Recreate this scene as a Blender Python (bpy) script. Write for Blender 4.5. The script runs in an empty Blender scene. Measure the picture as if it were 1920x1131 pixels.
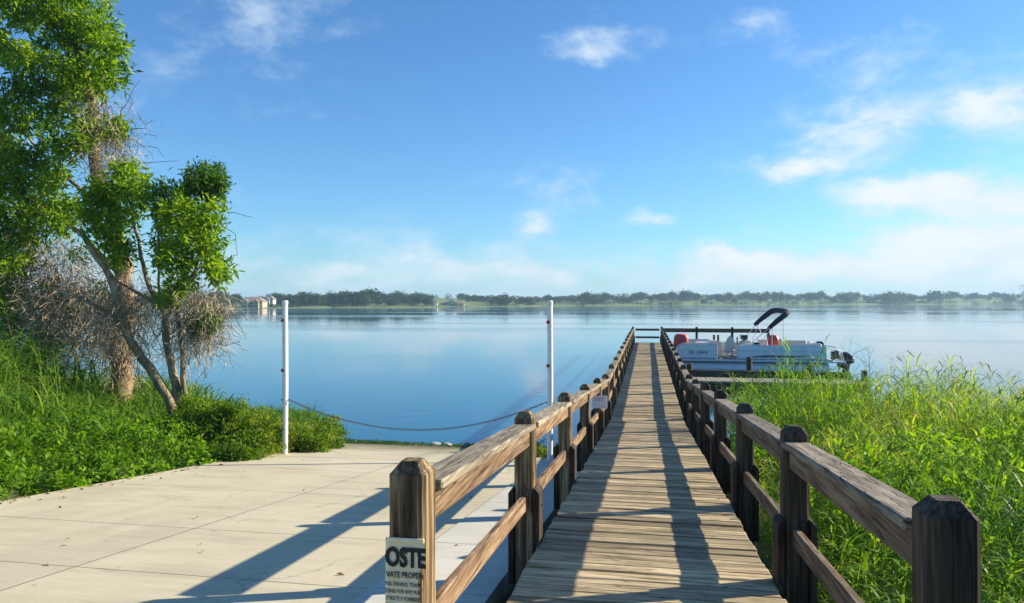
import bpy, bmesh, math, random
import numpy as np
from mathutils import Vector, Matrix, noise as mnoise

R = math.radians
rng = np.random.default_rng(7)
random.seed(7)
S = bpy.context.scene
COL = S.collection

# ------------------------------------------------------------------ camera
YAW = R(10.5)                     # the lens looks a little left of the boardwalk's axis (+Y)
EYE = Vector((0.0, 0.0, 3.2))     # water level is z = 0
FPX = 1370.0
cam_d = bpy.data.cameras.new('camera')
cam_d.sensor_width = 36.0
cam_d.lens = FPX / 1920 * 36
cam_d.clip_start = 0.05
cam_d.clip_end = 9000
cam = bpy.data.objects.new('camera', cam_d)
cam.location = EYE
cam.rotation_euler = (R(90), 0, YAW)
COL.objects.link(cam)
S.camera = cam
CR = Vector((math.cos(YAW), math.sin(YAW), 0))
CF = Vector((-math.sin(YAW), math.cos(YAW), 0))

def at(px, py, d):
    """point of the place seen at that pixel of the photograph, d metres ahead"""
    return EYE + CF * d + CR * ((px - 960) / FPX * d) + Vector((0, 0, (566 - py) / FPX * d))

def azel(px, py):
    v = at(px, py, 1.0) - EYE
    v.normalize()
    return math.atan2(v.x, v.y), math.asin(v.z)

# ------------------------------------------------------------------ world, sun, exposure
SUN_EL, SUN_AZ = R(23.9), R(64)           # azimuth from +Y towards +X
SKY_STRENGTH, SUN_STRENGTH, EXPOSURE = 0.090, 3.75, 1.32
S.view_settings.view_transform = 'Standard'
S.view_settings.look = 'None'
S.view_settings.gamma = 1.0
S.view_settings.exposure = EXPOSURE
S.view_settings.use_curve_mapping = False
world = bpy.data.worlds.new('World')
S.world = world
world.use_nodes = True

class NT:
    """small helper to wire shader nodes"""
    def __init__(self, tree):
        self.t = tree; self.n = tree.nodes; self.l = tree.links
    def new(self, typ, **kw):
        nd = self.n.new(typ)
        for k, v in kw.items(): setattr(nd, k, v)
        return nd
    def put(self, sock, v):
        if hasattr(v, 'is_output'): self.l.new(v, sock)
        else: sock.default_value = v
    def math(self, op, a, b=None, c=None, clamp=False):
        nd = self.new('ShaderNodeMath', operation=op, use_clamp=clamp)
        self.put(nd.inputs[0], a)
        if b is not None: self.put(nd.inputs[1], b)
        if c is not None: self.put(nd.inputs[2], c)
        return nd.outputs[0]
    def vec(self, op, a, b=None):
        nd = self.new('ShaderNodeVectorMath', operation=op)
        self.put(nd.inputs[0], a)
        if b is not None: self.put(nd.inputs[1], b)
        return nd.outputs['Value'] if op in ('DOT_PRODUCT', 'LENGTH') else nd.outputs[0]
    def noise(self, v, scale, detail=4, rough=0.55, dist=0.0):
        nd = self.new('ShaderNodeTexNoise')
        if v is not None: self.l.new(v, nd.inputs['Vector'])
        nd.inputs['Scale'].default_value = scale
        nd.inputs['Detail'].default_value = detail
        nd.inputs['Roughness'].default_value = rough
        nd.inputs['Distortion'].default_value = dist
        return nd
    def ramp(self, fac, stops):
        nd = self.new('ShaderNodeValToRGB')
        el = nd.color_ramp.elements
        while len(el) < len(stops): el.new(0.5)
        for e, (p, c) in zip(el, stops):
            e.position = p
            e.color = (c, c, c, 1) if isinstance(c, (int, float)) else (*c, 1)
        self.put(nd.inputs[0], fac)
        return nd.outputs[0]
    def mix(self, fac, a, b, blend='MIX'):
        nd = self.new('ShaderNodeMix', data_type='RGBA', blend_type=blend)
        self.put(nd.inputs['Factor'], fac)
        for s, v in ((nd.inputs[6], a), (nd.inputs[7], b)):
            if hasattr(v, 'is_output'): self.l.new(v, s)
            else: s.default_value = (*v, 1) if len(v) == 3 else v
        return nd.outputs[2]
    def maprange(self, v, a, b, c=0.0, d=1.0, smooth=True):
        nd = self.new('ShaderNodeMapRange')
        if smooth: nd.interpolation_type = 'SMOOTHSTEP'
        self.put(nd.inputs[0], v)
        for i, x in enumerate((a, b, c, d)): nd.inputs[i + 1].default_value = x
        return nd.outputs[0]

def build_world():
    g = NT(world.node_tree)
    bg = g.n['Background']
    sky = g.new('ShaderNodeTexSky', sky_type='NISHITA', sun_disc=False)
    sky.sun_elevation = SUN_EL
    sky.sun_rotation = SUN_AZ
    sky.air_density = 1.0
    sky.dust_density = 0.35
    sky.ozone_density = 1.6
    hs = g.new('ShaderNodeHueSaturation')
    hs.inputs['Saturation'].default_value = 1.05
    hs.inputs['Value'].default_value = 0.84
    g.l.new(sky.outputs[0], hs.inputs['Color'])
    skyc = g.mix(1.0, hs.outputs[0], (.43, .725, 1.0, 1), 'MULTIPLY')
    tc = g.new('ShaderNodeTexCoord')
    sep = g.new('ShaderNodeSeparateXYZ')
    g.l.new(tc.outputs['Generated'], sep.inputs[0])
    az = g.math('ARCTAN2', sep.outputs[0], sep.outputs[1])
    el = g.math('ARCSINE', sep.outputs[2])
    dirv = g.vec('MULTIPLY', tc.outputs['Generated'], (1, 1, 1.9))
    n1 = g.noise(dirv, 8.5, 9, 0.62, 0.35)
    n2 = g.noise(dirv, 34, 8, 0.66, 0.3)
    nw = g.noise(dirv, 9, 5, 0.6)
    cmb = g.new('ShaderNodeCombineXYZ')
    g.l.new(az, cmb.inputs[0]); g.l.new(el, cmb.inputs[1])
    warp = g.vec('MULTIPLY', g.vec('SUBTRACT', nw.outputs['Color'], (0.5, 0.5, 0.5)), (0.13, 0.09, 0))
    p = g.vec('ADD', cmb.outputs[0], warp)
    # cloud patches: where they hang over the lake (pixel, half sizes), how dense
    patches = [(1600, 235, 90, 55, .62), (1495, 312, 62, 20, .60), (1850, 215, 60, 42, .56), (1690, 362, 105, 25, .66),
               (1870, 378, 80, 22, .48), (1760, 450, 160, 29, .70), (1385, 482, 55, 20, .48), (1580, 500, 190, 22, .52), (1300, 530, 160, 14, .16), (900, 480, 130, 30, .06),
               (1140, 88, 100, 30, .38), (1235, 405, 62, 18, .52), (1015, 435, 40, 22, .46), (1060, 340, 80, 38, .38),
               (450, 80, 200, 130, .26), (560, 20, 130, 40, .16), (620, 505, 42, 18, .36), (590, 425, 90, 28, .20),
               (840, 500, 80, 20, .22), (1020, 508, 60, 16, .36), (1440, 70, 170, 50, .20), (1740, 95, 120, 45, .22),
               (1950, 290, 100, 40, .12), (2200, 360, 160, 60, .5), (2250, 180, 160, 90, .4), (-250, 240, 240, 90, .35)]
    tot = None
    for (x, y, rx, ry, a) in patches:
        ca, ce = azel(x, y)
        q = g.vec('MULTIPLY', g.vec('SUBTRACT', p, (ca, ce, 0)), (FPX / rx / 1.15, FPX / ry / 1.15, 0))
        e = g.math('EXPONENT', g.math('MULTIPLY', g.vec('DOT_PRODUCT', q, q), -1.0))
        tot = g.math('MULTIPLY', e, a) if tot is None else g.math('MULTIPLY_ADD', e, a, tot)
    # the low bank that rings the horizon
    sp = g.new('ShaderNodeSeparateXYZ'); g.l.new(p, sp.inputs[0])
    bank = g.maprange(sp.outputs[1], 0.0, 0.095, 0.40, 0.0)
    bank = g.math('ADD', bank, g.maprange(el, 0.0, 0.30, 0.13, 0.0))
    tot = g.math('ADD', tot, bank)
    # broken cloud elsewhere, away from the zenith
    n0 = g.noise(dirv, 2.6, 4, 0.55)
    tot = g.math('MULTIPLY_ADD', g.maprange(n0.outputs[0], 0.52, 0.82), 0.26, tot)
    f = g.math('ADD', g.math('MULTIPLY_ADD', n1.outputs[0], 1.0, tot), g.math('MULTIPLY', n2.outputs[0], 0.40))
    alpha = g.maprange(f, 0.84, 1.50, 0.0, 0.96)
    above = g.maprange(sep.outputs[2], -0.02, 0.0)
    alpha = g.math('MULTIPLY', alpha, above)
    dens = g.maprange(f, 0.98, 1.65)
    shade = g.maprange(g.noise(dirv, 12, 4, 0.5).outputs[0], 0.40, 0.68)
    low = g.maprange(el, 0.02, 0.10, 1.0, 0.35)
    ccol = g.mix(dens, (3.1, 3.9, 4.6), (4.35, 4.45, 4.4))
    ccol = g.mix(g.math('MULTIPLY', g.math('MULTIPLY', shade, low), 0.6), ccol, (3.0, 3.6, 4.1))
    out = g.mix(alpha, skyc, ccol)
    g.l.new(out, bg.inputs['Color'])
    bg.inputs['Strength'].default_value = SKY_STRENGTH
    world.cycles.sampling_method = 'MANUAL'
    world.cycles.sample_map_resolution = 1024
build_world()

sd = bpy.data.lights.new('sun', 'SUN')
sd.energy = SUN_STRENGTH
sd.angle = R(0.55)
sd.color = (1.0, 0.88, 0.68)
sun = bpy.data.objects.new('sun', sd)
SUNV = Vector((math.sin(SUN_AZ) * math.cos(SUN_EL), math.cos(SUN_AZ) * math.cos(SUN_EL), math.sin(SUN_EL)))
sun.rotation_euler = SUNV.to_track_quat('Z', 'Y').to_euler()
sun.location = (40, 15, 40)
COL.objects.link(sun)

S.cycles.max_bounces = 8
S.cycles.diffuse_bounces = 3
S.cycles.glossy_bounces = 3
S.cycles.transmission_bounces = 5
S.cycles.volume_bounces = 0
S.cycles.transparent_max_bounces = 8
S.cycles.caustics_reflective = False
S.cycles.caustics_refractive = False

# ------------------------------------------------------------------ materials
M = {}
def new_mat(name):
    m = bpy.data.materials.new(name)
    m.use_nodes = True
    g = NT(m.node_tree)
    b = g.n['Principled BSDF']
    M[name] = m
    return m, g, b

def obj_coord(g, scale, rand=True):
    tc = g.new('ShaderNodeTexCoord')
    v = tc.outputs['Object']
    oi = g.new('ShaderNodeObjectInfo')
    if rand:
        off = g.math('MULTIPLY', oi.outputs['Random'], 37.0)
        c = g.new('ShaderNodeCombineXYZ')
        for i in range(3): g.l.new(off, c.inputs[i])
        v = g.vec('ADD', v, c.outputs[0])
    return g.vec('MULTIPLY', v, scale), oi

def plain(name, col, rough=0.6, var=0.12, scale=6.0, bump=0.0, metal=0.0, spec=0.5):
    m, g, b = new_mat(name)
    v, oi = obj_coord(g, (1, 1, 1))
    n = g.noise(v, scale, 5)
    dark = tuple(c * (1 - var * 2) for c in col)
    lite = tuple(min(1, c * (1 + var)) for c in col)
    c = g.ramp(n.outputs[0], [(0.3, dark), (0.7, lite)])
    g.l.new(c, b.inputs['Base Color'])
    b.inputs['Roughness'].default_value = rough
    b.inputs['Metallic'].default_value = metal
    b.inputs['Specular IOR Level'].default_value = spec
    if bump:
        bp = g.new('ShaderNodeBump'); bp.inputs['Strength'].default_value = bump
        bp.inputs['Distance'].default_value = 0.01
        g.l.new(n.outputs[0], bp.inputs['Height']); g.l.new(bp.outputs[0], b.inputs['Normal'])
    return m

def wood(name, axis, c_dark, c_mid, c_lite, moss=0.0, rough=0.8, grain=1.0, rand_amt=0.35):
    """weathered timber: grain runs along the given local axis"""
    m, g, b = new_mat(name)
    st = [30.0, 30.0, 30.0]; st[axis] = 1.5
    v, oi = obj_coord(g, tuple(st))
    n = g.noise(v, 1.0 * grain, 6, 0.62, 0.6)
    st2 = [70.0, 70.0, 70.0]; st2[axis] = 2.2
    v2, _ = obj_coord(g, tuple(st2))
    n2 = g.noise(v2, 1.0 * grain, 4, 0.6)
    v3, _ = obj_coord(g, (1, 1, 1))
    n3 = g.noise(v3, 2.4, 4, 0.6)
    k = g.math('ADD', g.math('MULTIPLY', n.outputs[0], 0.6), g.math('MULTIPLY', n2.outputs[0], 0.4))
    col = g.ramp(k, [(0.37, c_dark), (0.49, c_mid), (0.61, c_lite)])
    # blotches of weathering
    col = g.mix(g.maprange(n3.outputs[0], 0.48, 0.75, 0, 0.55), col, tuple(c * 0.55 for c in c_mid))
    if moss:
        n4 = g.noise(v3, 3.7, 5, 0.6)
        col = g.mix(g.maprange(n4.outputs[0], 0.50, 0.72, 0, moss), col, (0.075, 0.095, 0.025))
    st3 = [9.0, 9.0, 9.0]; st3[axis] = 0.55
    v5, _ = obj_coord(g, tuple(st3))
    n5 = g.noise(v5, 1.0, 3, 0.5, 0.3)
    crack = g.maprange(g.math('ABSOLUTE', g.math('SUBTRACT', n5.outputs[0], 0.5)), 0.0, 0.011, 0.7, 0.0)
    col = g.mix(crack, col, tuple(c * .22 for c in c_dark))
    rv = g.math('MULTIPLY_ADD', oi.outputs['Random'], rand_amt, 1.0 - rand_amt / 2)
    hsv = g.new('ShaderNodeHueSaturation')
    g.l.new(col, hsv.inputs['Color']); g.l.new(rv, hsv.inputs['Value'])
    g.l.new(hsv.outputs[0], b.inputs['Base Color'])
    b.inputs['Roughness'].default_value = rough
    b.inputs['Specular IOR Level'].default_value = 0.25
    bp = g.new('ShaderNodeBump')
    bp.inputs['Strength'].default_value = 0.55
    bp.inputs['Distance'].default_value = 0.006
    g.l.new(g.math('SUBTRACT', k, crack), bp.inputs['Height']); g.l.new(bp.outputs[0], b.inputs['Normal'])
    return m

wood('plank_wood', 0, (.10, .070, .040), (.40, .31, .185), (.62, .50, .315), moss=0.36, rand_amt=0.7)
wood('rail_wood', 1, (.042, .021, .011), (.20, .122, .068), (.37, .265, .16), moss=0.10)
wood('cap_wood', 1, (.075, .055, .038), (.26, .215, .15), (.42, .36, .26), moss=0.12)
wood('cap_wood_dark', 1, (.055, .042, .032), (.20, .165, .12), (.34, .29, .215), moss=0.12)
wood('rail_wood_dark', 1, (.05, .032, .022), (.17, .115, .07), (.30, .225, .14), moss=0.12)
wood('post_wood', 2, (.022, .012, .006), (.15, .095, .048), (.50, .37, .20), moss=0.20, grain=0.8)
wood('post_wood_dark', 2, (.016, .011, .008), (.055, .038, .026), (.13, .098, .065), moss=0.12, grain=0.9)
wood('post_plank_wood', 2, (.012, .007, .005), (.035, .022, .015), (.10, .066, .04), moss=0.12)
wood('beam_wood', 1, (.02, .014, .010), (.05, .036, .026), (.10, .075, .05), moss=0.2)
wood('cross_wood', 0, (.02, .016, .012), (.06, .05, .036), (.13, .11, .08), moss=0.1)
wood('pier_plank_wood', 1, (.14, .12, .09), (.33, .30, .23), (.46, .42, .33), moss=0.1)

def leaf_mat(name, ramp_cols, trans=0.45, rough=0.5):
    """leaf and blade colour picked by a per-leaf tint; part of the light passes through"""
    m, g, b = new_mat(name)
    a = g.new('ShaderNodeAttribute', attribute_name='tint')
    col = g.ramp(a.outputs['Fac'], [(i / (len(ramp_cols) - 1), c) for i, c in enumerate(ramp_cols)])
    g.l.new(col, b.inputs['Base Color'])
    b.inputs['Roughness'].default_value = rough
    b.inputs['Specular IOR Level'].default_value = 0.22
    tr = g.new('ShaderNodeBsdfTranslucent')
    tcol = g.mix(1.0, col, (1.7, 1.6, 0.5, 1), 'MULTIPLY')
    g.l.new(tcol, tr.inputs['Color'])
    mx = g.new('ShaderNodeMixShader')
    mx.inputs[0].default_value = trans
    g.l.new(b.outputs[0], mx.inputs[1]); g.l.new(tr.outputs[0], mx.inputs[2])
    g.l.new(mx.outputs[0], g.n['Material Output'].inputs['Surface'])
    return m

leaf_mat('leaf_tree', [(.03, .075, .006), (.095, .205, .008), (.20, .345, .012), (.31, .43, .03)], trans=.52)
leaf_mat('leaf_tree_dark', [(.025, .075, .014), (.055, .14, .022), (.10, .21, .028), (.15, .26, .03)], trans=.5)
leaf_mat('leaf_shrub', [(.03, .08, .006), (.08, .17, .010), (.16, .27, .016), (.25, .29, .03)], trans=.5)
leaf_mat('grass_left', [(.03, .09, .012), (.075, .18, .018), (.15, .29, .028), (.28, .36, .08)], trans=.5)
leaf_mat('grass_right', [(.045, .12, .010), (.115, .255, .014), (.20, .36, .022), (.32, .39, .05), (.38, .29, .12)], trans=.52)
leaf_mat('ground_leaf', [(.035, .10, .008), (.09, .21, .010), (.16, .31, .014), (.24, .37, .03)], trans=.5)
leaf_mat('dry_leaf', [(.10, .055, .03), (.19, .11, .055), (.22, .17, .05), (.12, .15, .03)], trans=0.25)
leaf_mat('far_leaf', [(.010, .034, .014), (.020, .060, .022), (.034, .090, .030), (.055, .115, .035)], trans=0.2)
leaf_mat('far_leaf_pale', [(.03, .055, .02), (.05, .085, .03), (.075, .11, .04), (.10, .13, .05)], trans=0.15)
plain('dry_vine', (.38, .315, .215), 0.9, 0.25, 3.0)
plain('twig', (.10, .075, .055), 0.9, 0.2, 3.0)
plain('seed_head', (.30, .27, .17), 0.9, 0.2, 9.0)

def bark(name, c1, c2):
    m, g, b = new_mat(name)
    v, oi = obj_coord(g, (9, 9, 2.2))
    n = g.noise(v, 1.0, 7, 0.66, 0.5)
    v2, _ = obj_coord(g, (1, 1, 1))
    n2 = g.noise(v2, 1.6, 4)
    col = g.ramp(n.outputs[0], [(0.34, tuple(c * .35 for c in c1)), (0.5, c1), (0.68, c2)])
    col = g.mix(g.maprange(n2.outputs[0], .5, .75, 0, .5), col, (.16, .17, .09))
    g.l.new(col, b.inputs['Base Color'])
    b.inputs['Roughness'].default_value = 0.9
    b.inputs['Specular IOR Level'].default_value = 0.2
    bp = g.new('ShaderNodeBump'); bp.inputs['Strength'].default_value = 0.9
    bp.inputs['Distance'].default_value = 0.04
    g.l.new(n.outputs[0], bp.inputs['Height']); g.l.new(bp.outputs[0], b.inputs['Normal'])
bark('bark_brown', (.28, .18, .11), (.44, .32, .21))
bark('bark_pale', (.32, .25, .15), (.52, .44, .30))

def concrete(name, base, tint):
    m, g, b = new_mat(name)
    tc = g.new('ShaderNodeTexCoord')
    geo = g.new('ShaderNodeNewGeometry')
    v = geo.outputs['Position']
    big = g.noise(v, 0.55, 5, 0.6)
    mid = g.noise(g.vec('MULTIPLY', v, (0.35, 1.5, 1.0)), 2.2, 6, 0.62)
    fine = g.noise(v, 60, 3, 0.6)
    broom = g.noise(g.vec('MULTIPLY', v, (1.0, 42.0, 1.0)), 1.0, 4, 0.6)
    sp = g.noise(g.vec('MULTIPLY', v, (1.6, 5.0, 1.0)), 0.9, 5, 0.65, 0.4)
    col = g.ramp(big.outputs[0], [(0.32, tuple(c * .84 for c in base)), (0.52, base), (0.7, tint)])
    col = g.mix(g.maprange(mid.outputs[0], 0.47, 0.70, 0, 0.50), col, tuple(c * .68 for c in base))
    col = g.mix(g.maprange(sp.outputs[0], 0.60, 0.70, 0, 0.5), col, tuple(c * k for c, k in zip(base, (.66, .62, .55))))
    col = g.mix(g.maprange(broom.outputs[0], 0.42, 0.66, 0, 0.20), col, tuple(c * .68 for c in base))
    col = g.mix(g.maprange(fine.outputs[0], 0.55, 0.75, 0, 0.22), col, tuple(c * .6 for c in base))
    tyre = g.noise(g.vec('MULTIPLY', v, (1.7, 0.10, 1.0)), 1.0, 3, 0.5, 0.2)
    col = g.mix(g.maprange(tyre.outputs[0], 0.54, 0.70, 0, 0.30), col, tuple(c * .62 for c in base))
    vor = g.new('ShaderNodeTexVoronoi', feature='DISTANCE_TO_EDGE'); vor.inputs['Scale'].default_value = 0.42
    wv = g.noise(v, 2.5, 4, 0.6)
    g.l.new(g.vec('ADD', v, g.vec('MULTIPLY', wv.outputs['Color'], (.55, .55, 0))), vor.inputs['Vector'])
    crk = g.math('MULTIPLY', g.maprange(vor.outputs['Distance'], 0.002, 0.007, 0.30, 0.0), g.maprange(big.outputs[0], 0.45, 0.58))
    col = g.mix(crk, col, tuple(c * .32 for c in base))
    spot = g.noise(v, 7.0, 3, 0.5)
    col = g.mix(g.maprange(spot.outputs[0], 0.69, 0.74, 0, 0.45), col, tuple(c * .42 for c in base))
    # damp, algae-stained strip that follows the water's edge
    sepp = g.new('ShaderNodeSeparateXYZ'); g.l.new(v, sepp.inputs[0])
    wob = g.math('MULTIPLY_ADD', big.outputs[0], 0.30, sepp.outputs[2])
    wet = g.maprange(wob, 0.22, 0.50, 0.9, 0.0)
    col = g.mix(wet, col, (.12, .11, .055))
    g.l.new(col, b.inputs['Base Color'])
    b.inputs['Roughness'].default_value = 0.85
    b.inputs['Specular IOR Level'].default_value = 0.3
    bp = g.new('ShaderNodeBump'); bp.inputs['Strength'].default_value = 0.35
    bp.inputs['Distance'].default_value = 0.006
    hh = g.math('ADD', broom.outputs[0], g.math('MULTIPLY', fine.outputs[0], 0.6))
    g.l.new(hh, bp.inputs['Height']); g.l.new(bp.outputs[0], b.inputs['Normal'])
concrete('concrete', (.58, .515, .36), (.63, .565, .41))
concrete('concrete_smooth', (.58, .56, .48), (.64, .62, .54))

def soil():
    m, g, b = new_mat('soil')
    geo = g.new('ShaderNodeNewGeometry')
    n = g.noise(geo.outputs['Position'], 1.4, 6, 0.65)
    col = g.ramp(n.outputs[0], [(0.3, (.035, .05, .012)), (0.52, (.07, .085, .025)), (0.7, (.13, .12, .055))])
    g.l.new(col, b.inputs['Base Color'])
    b.inputs['Roughness'].default_value = 0.95
soil()

def far_ground():
    m, g, b = new_mat('far_grass')
    geo = g.new('ShaderNodeNewGeometry')
    n = g.noise(geo.outputs['Position'], 0.02, 5, 0.6)
    col = g.ramp(n.outputs[0], [(0.35, (.07, .12, .03)), (0.55, (.14, .20, .05)), (0.7, (.20, .24, .09))])
    g.l.new(col, b.inputs['Base Color'])
    b.inputs['Roughness'].default_value = 0.95
far_ground()

def water_mat():
    m, g, b = new_mat('lake_water')
    geo = g.new('ShaderNodeNewGeometry')
    v = geo.outputs['Position']
    b.inputs['Base Color'].default_value = (.014, .11, .19, 1)
    b.inputs['Roughness'].default_value = 0.05
    b.inputs['IOR'].default_value = 1.33
    a = g.noise(g.vec('MULTIPLY', v, (0.55, 1.5, 1)), 1.1, 3, 0.55)
    c = g.noise(g.vec('MULTIPLY', v, (0.7, 1.3, 1)), 5.0, 3, 0.55)
    wind = g.noise(g.vec('MULTIPLY', v, (0.010, 0.045, 1)), 1.0, 4, 0.55)
    h = g.math('ADD', g.math('MULTIPLY', a.outputs[0], 1.0), g.math('MULTIPLY', c.outputs[0], 0.16))
    bp = g.new('ShaderNodeBump')
    g.l.new(g.maprange(wind.outputs[0], 0.40, 0.66, 0.02, 0.10), bp.inputs['Strength'])
    bp.inputs['Distance'].default_value = 0.10
    g.l.new(h, bp.inputs['Height'])
    g.l.new(bp.outputs[0], b.inputs['Normal'])
    g.l.new(g.maprange(wind.outputs[0], 0.42, 0.70, 0.02, 0.14), b.inputs['Roughness'])
water_mat()

plain('white_paint', (.78, .78, .77), 0.4, 0.06, 8)
plain('red_reflector', (.42, .015, .02), 0.25, 0.05, 8)
plain('steel', (.20, .20, .20), 0.45, 0.2, 20, metal=0.7)
plain('dark_rubber', (.02, .02, .022), 0.6, 0.1, 12)
plain('aluminium', (.72, .73, .73), 0.42, 0.06, 3, metal=0.25)
plain('boat_panel', (.80, .80, .78), 0.4, 0.05, 2)
plain('boat_graphic', (.022, .026, .032), 0.5, 0.05, 5)
plain('boat_graphic_blue', (.16, .24, .34), 0.5, 0.05, 5)
plain('boat_vinyl', (.72, .66, .55), 0.5, 0.06, 4)
plain('boat_vinyl_grey', (.40, .41, .41), 0.5, 0.06, 4)
plain('boat_carpet', (.20, .19, .17), 0.95, 0.15, 14)
plain('canvas_navy', (.008, .014, .034), 0.8, 0.2, 5)
plain('red_vinyl', (.62, .060, .055), 0.5, 0.12, 5)
plain('motor_black', (.018, .018, .020), 0.28, 0.1, 5)
plain('wall_cream', (.52, .43, .29), 0.8, 0.08, 0.4)
plain('wall_white', (.55, .53, .49), 0.8, 0.06, 0.4)
plain('wall_sand', (.60, .47, .36), 0.8, 0.08, 0.4)
plain('roof_tan', (.36, .25, .18), 0.85, 0.15, 0.6)
plain('roof_grey', (.24, .22, .21), 0.85, 0.15, 0.6)
plain('window_glass', (.025, .03, .035), 0.12, 0.1, 1)
plain('stone', (.46, .45, .41), 0.9, 0.25, 5, bump=0.5)
plain('sign_white', (.72, .70, .72), 0.5, 0.08, 9)
plain('sign_ink', (.012, .012, .012), 0.7, 0.1, 30)
plain('sign_pink', (.55, .26, .26), 0.6, 0.1, 10)
plain('nail_head', (.12, .11, .10), 0.5, 0.2, 30, metal=0.5)

def sign_mat():
    m, g, b = new_mat('sign_card')
    v, oi = obj_coord(g, (1, 1, 1))
    n = g.noise(v, 9, 5, 0.6)
    col = g.ramp(n.outputs[0], [(0.3, (.66, .54, .29)), (0.55, (.85, .74, .47)), (0.75, (.88, .80, .58))])
    a = g.new('ShaderNodeAttribute', attribute_name='tint')   # rust that has crept in from the torn edge
    rust = g.math('MULTIPLY', g.math('ADD', a.outputs['Fac'], g.math('MULTIPLY', g.math('SUBTRACT', n.outputs[0], .5), .9)), 1.0, clamp=True)
    col = g.mix(g.maprange(rust, 0.45, 0.75), col, (.42, .17, .045))
    g.l.new(col, b.inputs['Base Color'])
    b.inputs['Roughness'].default_value = 0.6
sign_mat()

# ------------------------------------------------------------------ mesh helpers
class MB:
    def __init__(self): self.v = []; self.f = []
    def add(self, vs, fs):
        o = len(self.v)
        self.v += [tuple(p) for p in vs]
        self.f += [tuple(i + o for i in f) for f in fs]
    def box(self, lo, hi, mat=None):
        x0, y0, z0 = lo; x1, y1, z1 = hi
        vs = [(x0,y0,z0),(x1,y0,z0),(x1,y1,z0),(x0,y1,z0),(x0,y0,z1),(x1,y0,z1),(x1,y1,z1),(x0,y1,z1)]
        if mat is not None: vs = [mat @ Vector(p) for p in vs]
        self.add(vs, [(3,2,1,0),(4,5,6,7),(0,1,5,4),(1,2,6,5),(2,3,7,6),(3,0,4,7)])
        return self
    def cbox(self, lo, hi, c=0.006, mat=None):
        """box with all edges chamfered by c"""
        lo = Vector(lo); hi = Vector(hi)
        vs = []; idx = {}
        for sx in (0, 1):
            for sy in (0, 1):
                for sz in (0, 1):
                    s = (sx, sy, sz)
                    for ax in range(3):
                        p = [0, 0, 0]
                        for k in range(3):
                            e = hi[k] if s[k] else lo[k]
                            p[k] = e if k == ax else e + (-c if s[k] else c)
                        idx[(s, ax)] = len(vs); vs.append(Vector(p))
        fs = []
        for ax in range(3):
            a, b = [k for k in range(3) if k != ax]
            for sv in (0, 1):
                q = []
                for (u, w) in ((0,0),(1,0),(1,1),(0,1)):
                    s = [0,0,0]; s[ax] = sv; s[a] = u; s[b] = w
                    q.append(idx[(tuple(s), ax)])
                fs.append(q)
        for ax in range(3):
            a, b = [k for k in range(3) if k != ax]
            for u in (0, 1):
                for w in (0, 1):
                    s0 = [0,0,0]; s0[a] = u; s0[b] = w; s1 = list(s0); s1[ax] = 1
                    s0 = tuple(s0); s1 = tuple(s1)
                    fs.append([idx[(s0, a)], idx[(s1, a)], idx[(s1, b)], idx[(s0, b)]])
        for sx in (0, 1):
            for sy in (0, 1):
                for sz in (0, 1):
                    s = (sx, sy, sz); fs.append([idx[(s, 0)], idx[(s, 1)], idx[(s, 2)]])
        cen = (lo + hi) / 2
        out = []
        for f in fs:
            n = (vs[f[1]] - vs[f[0]]).cross(vs[f[2]] - vs[f[0]])
            fc = sum((vs[i] for i in f), Vector()) / len(f)
            out.append(f if n.dot(fc - cen) > 0 else f[::-1])
        if mat is not None: vs = [mat @ p for p in vs]
        self.add(vs, out)
        return self
    def tube(self, pts, radii, n=8, cap=True):
        pts = [Vector(p) for p in pts]
        if isinstance(radii, (int, float)): radii = [radii] * len(pts)
        rings = []
        ref = Vector((0.31, 0.17, 0.93)).normalized()
        for i, p in enumerate(pts):
            t = (pts[min(i + 1, len(pts) - 1)] - pts[max(i - 1, 0)]).normalized()
            u = t.cross(ref)
            if u.length < 0.1: u = t.cross(Vector((1, 0, 0)))
            u.normalize(); w = u.cross(t)
            rings.append([p + (u * math.cos(a) + w * math.sin(a)) * radii[i] for a in [2 * math.pi * k / n for k in range(n)]])
        vs = [q for r in rings for q in r]
        fs = []
        for i in range(len(pts) - 1):
            for k in range(n):
                a = i * n + k; b = i * n + (k + 1) % n
                fs.append((b, a, a + n, b + n))
        if cap:
            fs.append(tuple(range(n))); fs.append(tuple(reversed(range((len(pts) - 1) * n, len(pts) * n))))
        self.add(vs, fs)
        return self
    def prism(self, poly, axis, a, b):
        """polygon in the other two axes extruded along axis from a to b"""
        oth = [k for k in range(3) if k != axis]
        n = len(poly); vs = []
        for e in (a, b):
            for (p, q) in poly:
                c = [0, 0, 0]; c[axis] = e; c[oth[0]] = p; c[oth[1]] = q; vs.append(c)
        fs = [tuple(range(n))[::-1], tuple(range(n, 2 * n))] + [(i, (i + 1) % n, n + (i + 1) % n, n + i) for i in range(n)]
        self.add(vs, fs)
        return self
    def mesh(self, name):
        me = bpy.data.meshes.new(name)
        me.from_pydata(self.v, [], self.f)
        me.update()
        return me
    def build(self, name, mat, parent=None, smooth=False, loc=None, fix=True):
        me = self.mesh(name)
        if fix:
            bm = bmesh.new(); bm.from_mesh(me)
            bmesh.ops.recalc_face_normals(bm, faces=bm.faces); bm.to_mesh(me); bm.free()
        return link(name, me, mat, parent, smooth, loc)

def link(name, me, mat, parent=None, smooth=False, loc=None):
    if mat and not me.materials: me.materials.append(M[mat])
    if smooth: me.polygons.foreach_set('use_smooth', [True] * len(me.polygons))
    o = bpy.data.objects.new(name, me)
    COL.objects.link(o)
    if parent: o.parent = parent
    if loc is not None: o.location = loc
    return o

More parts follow.
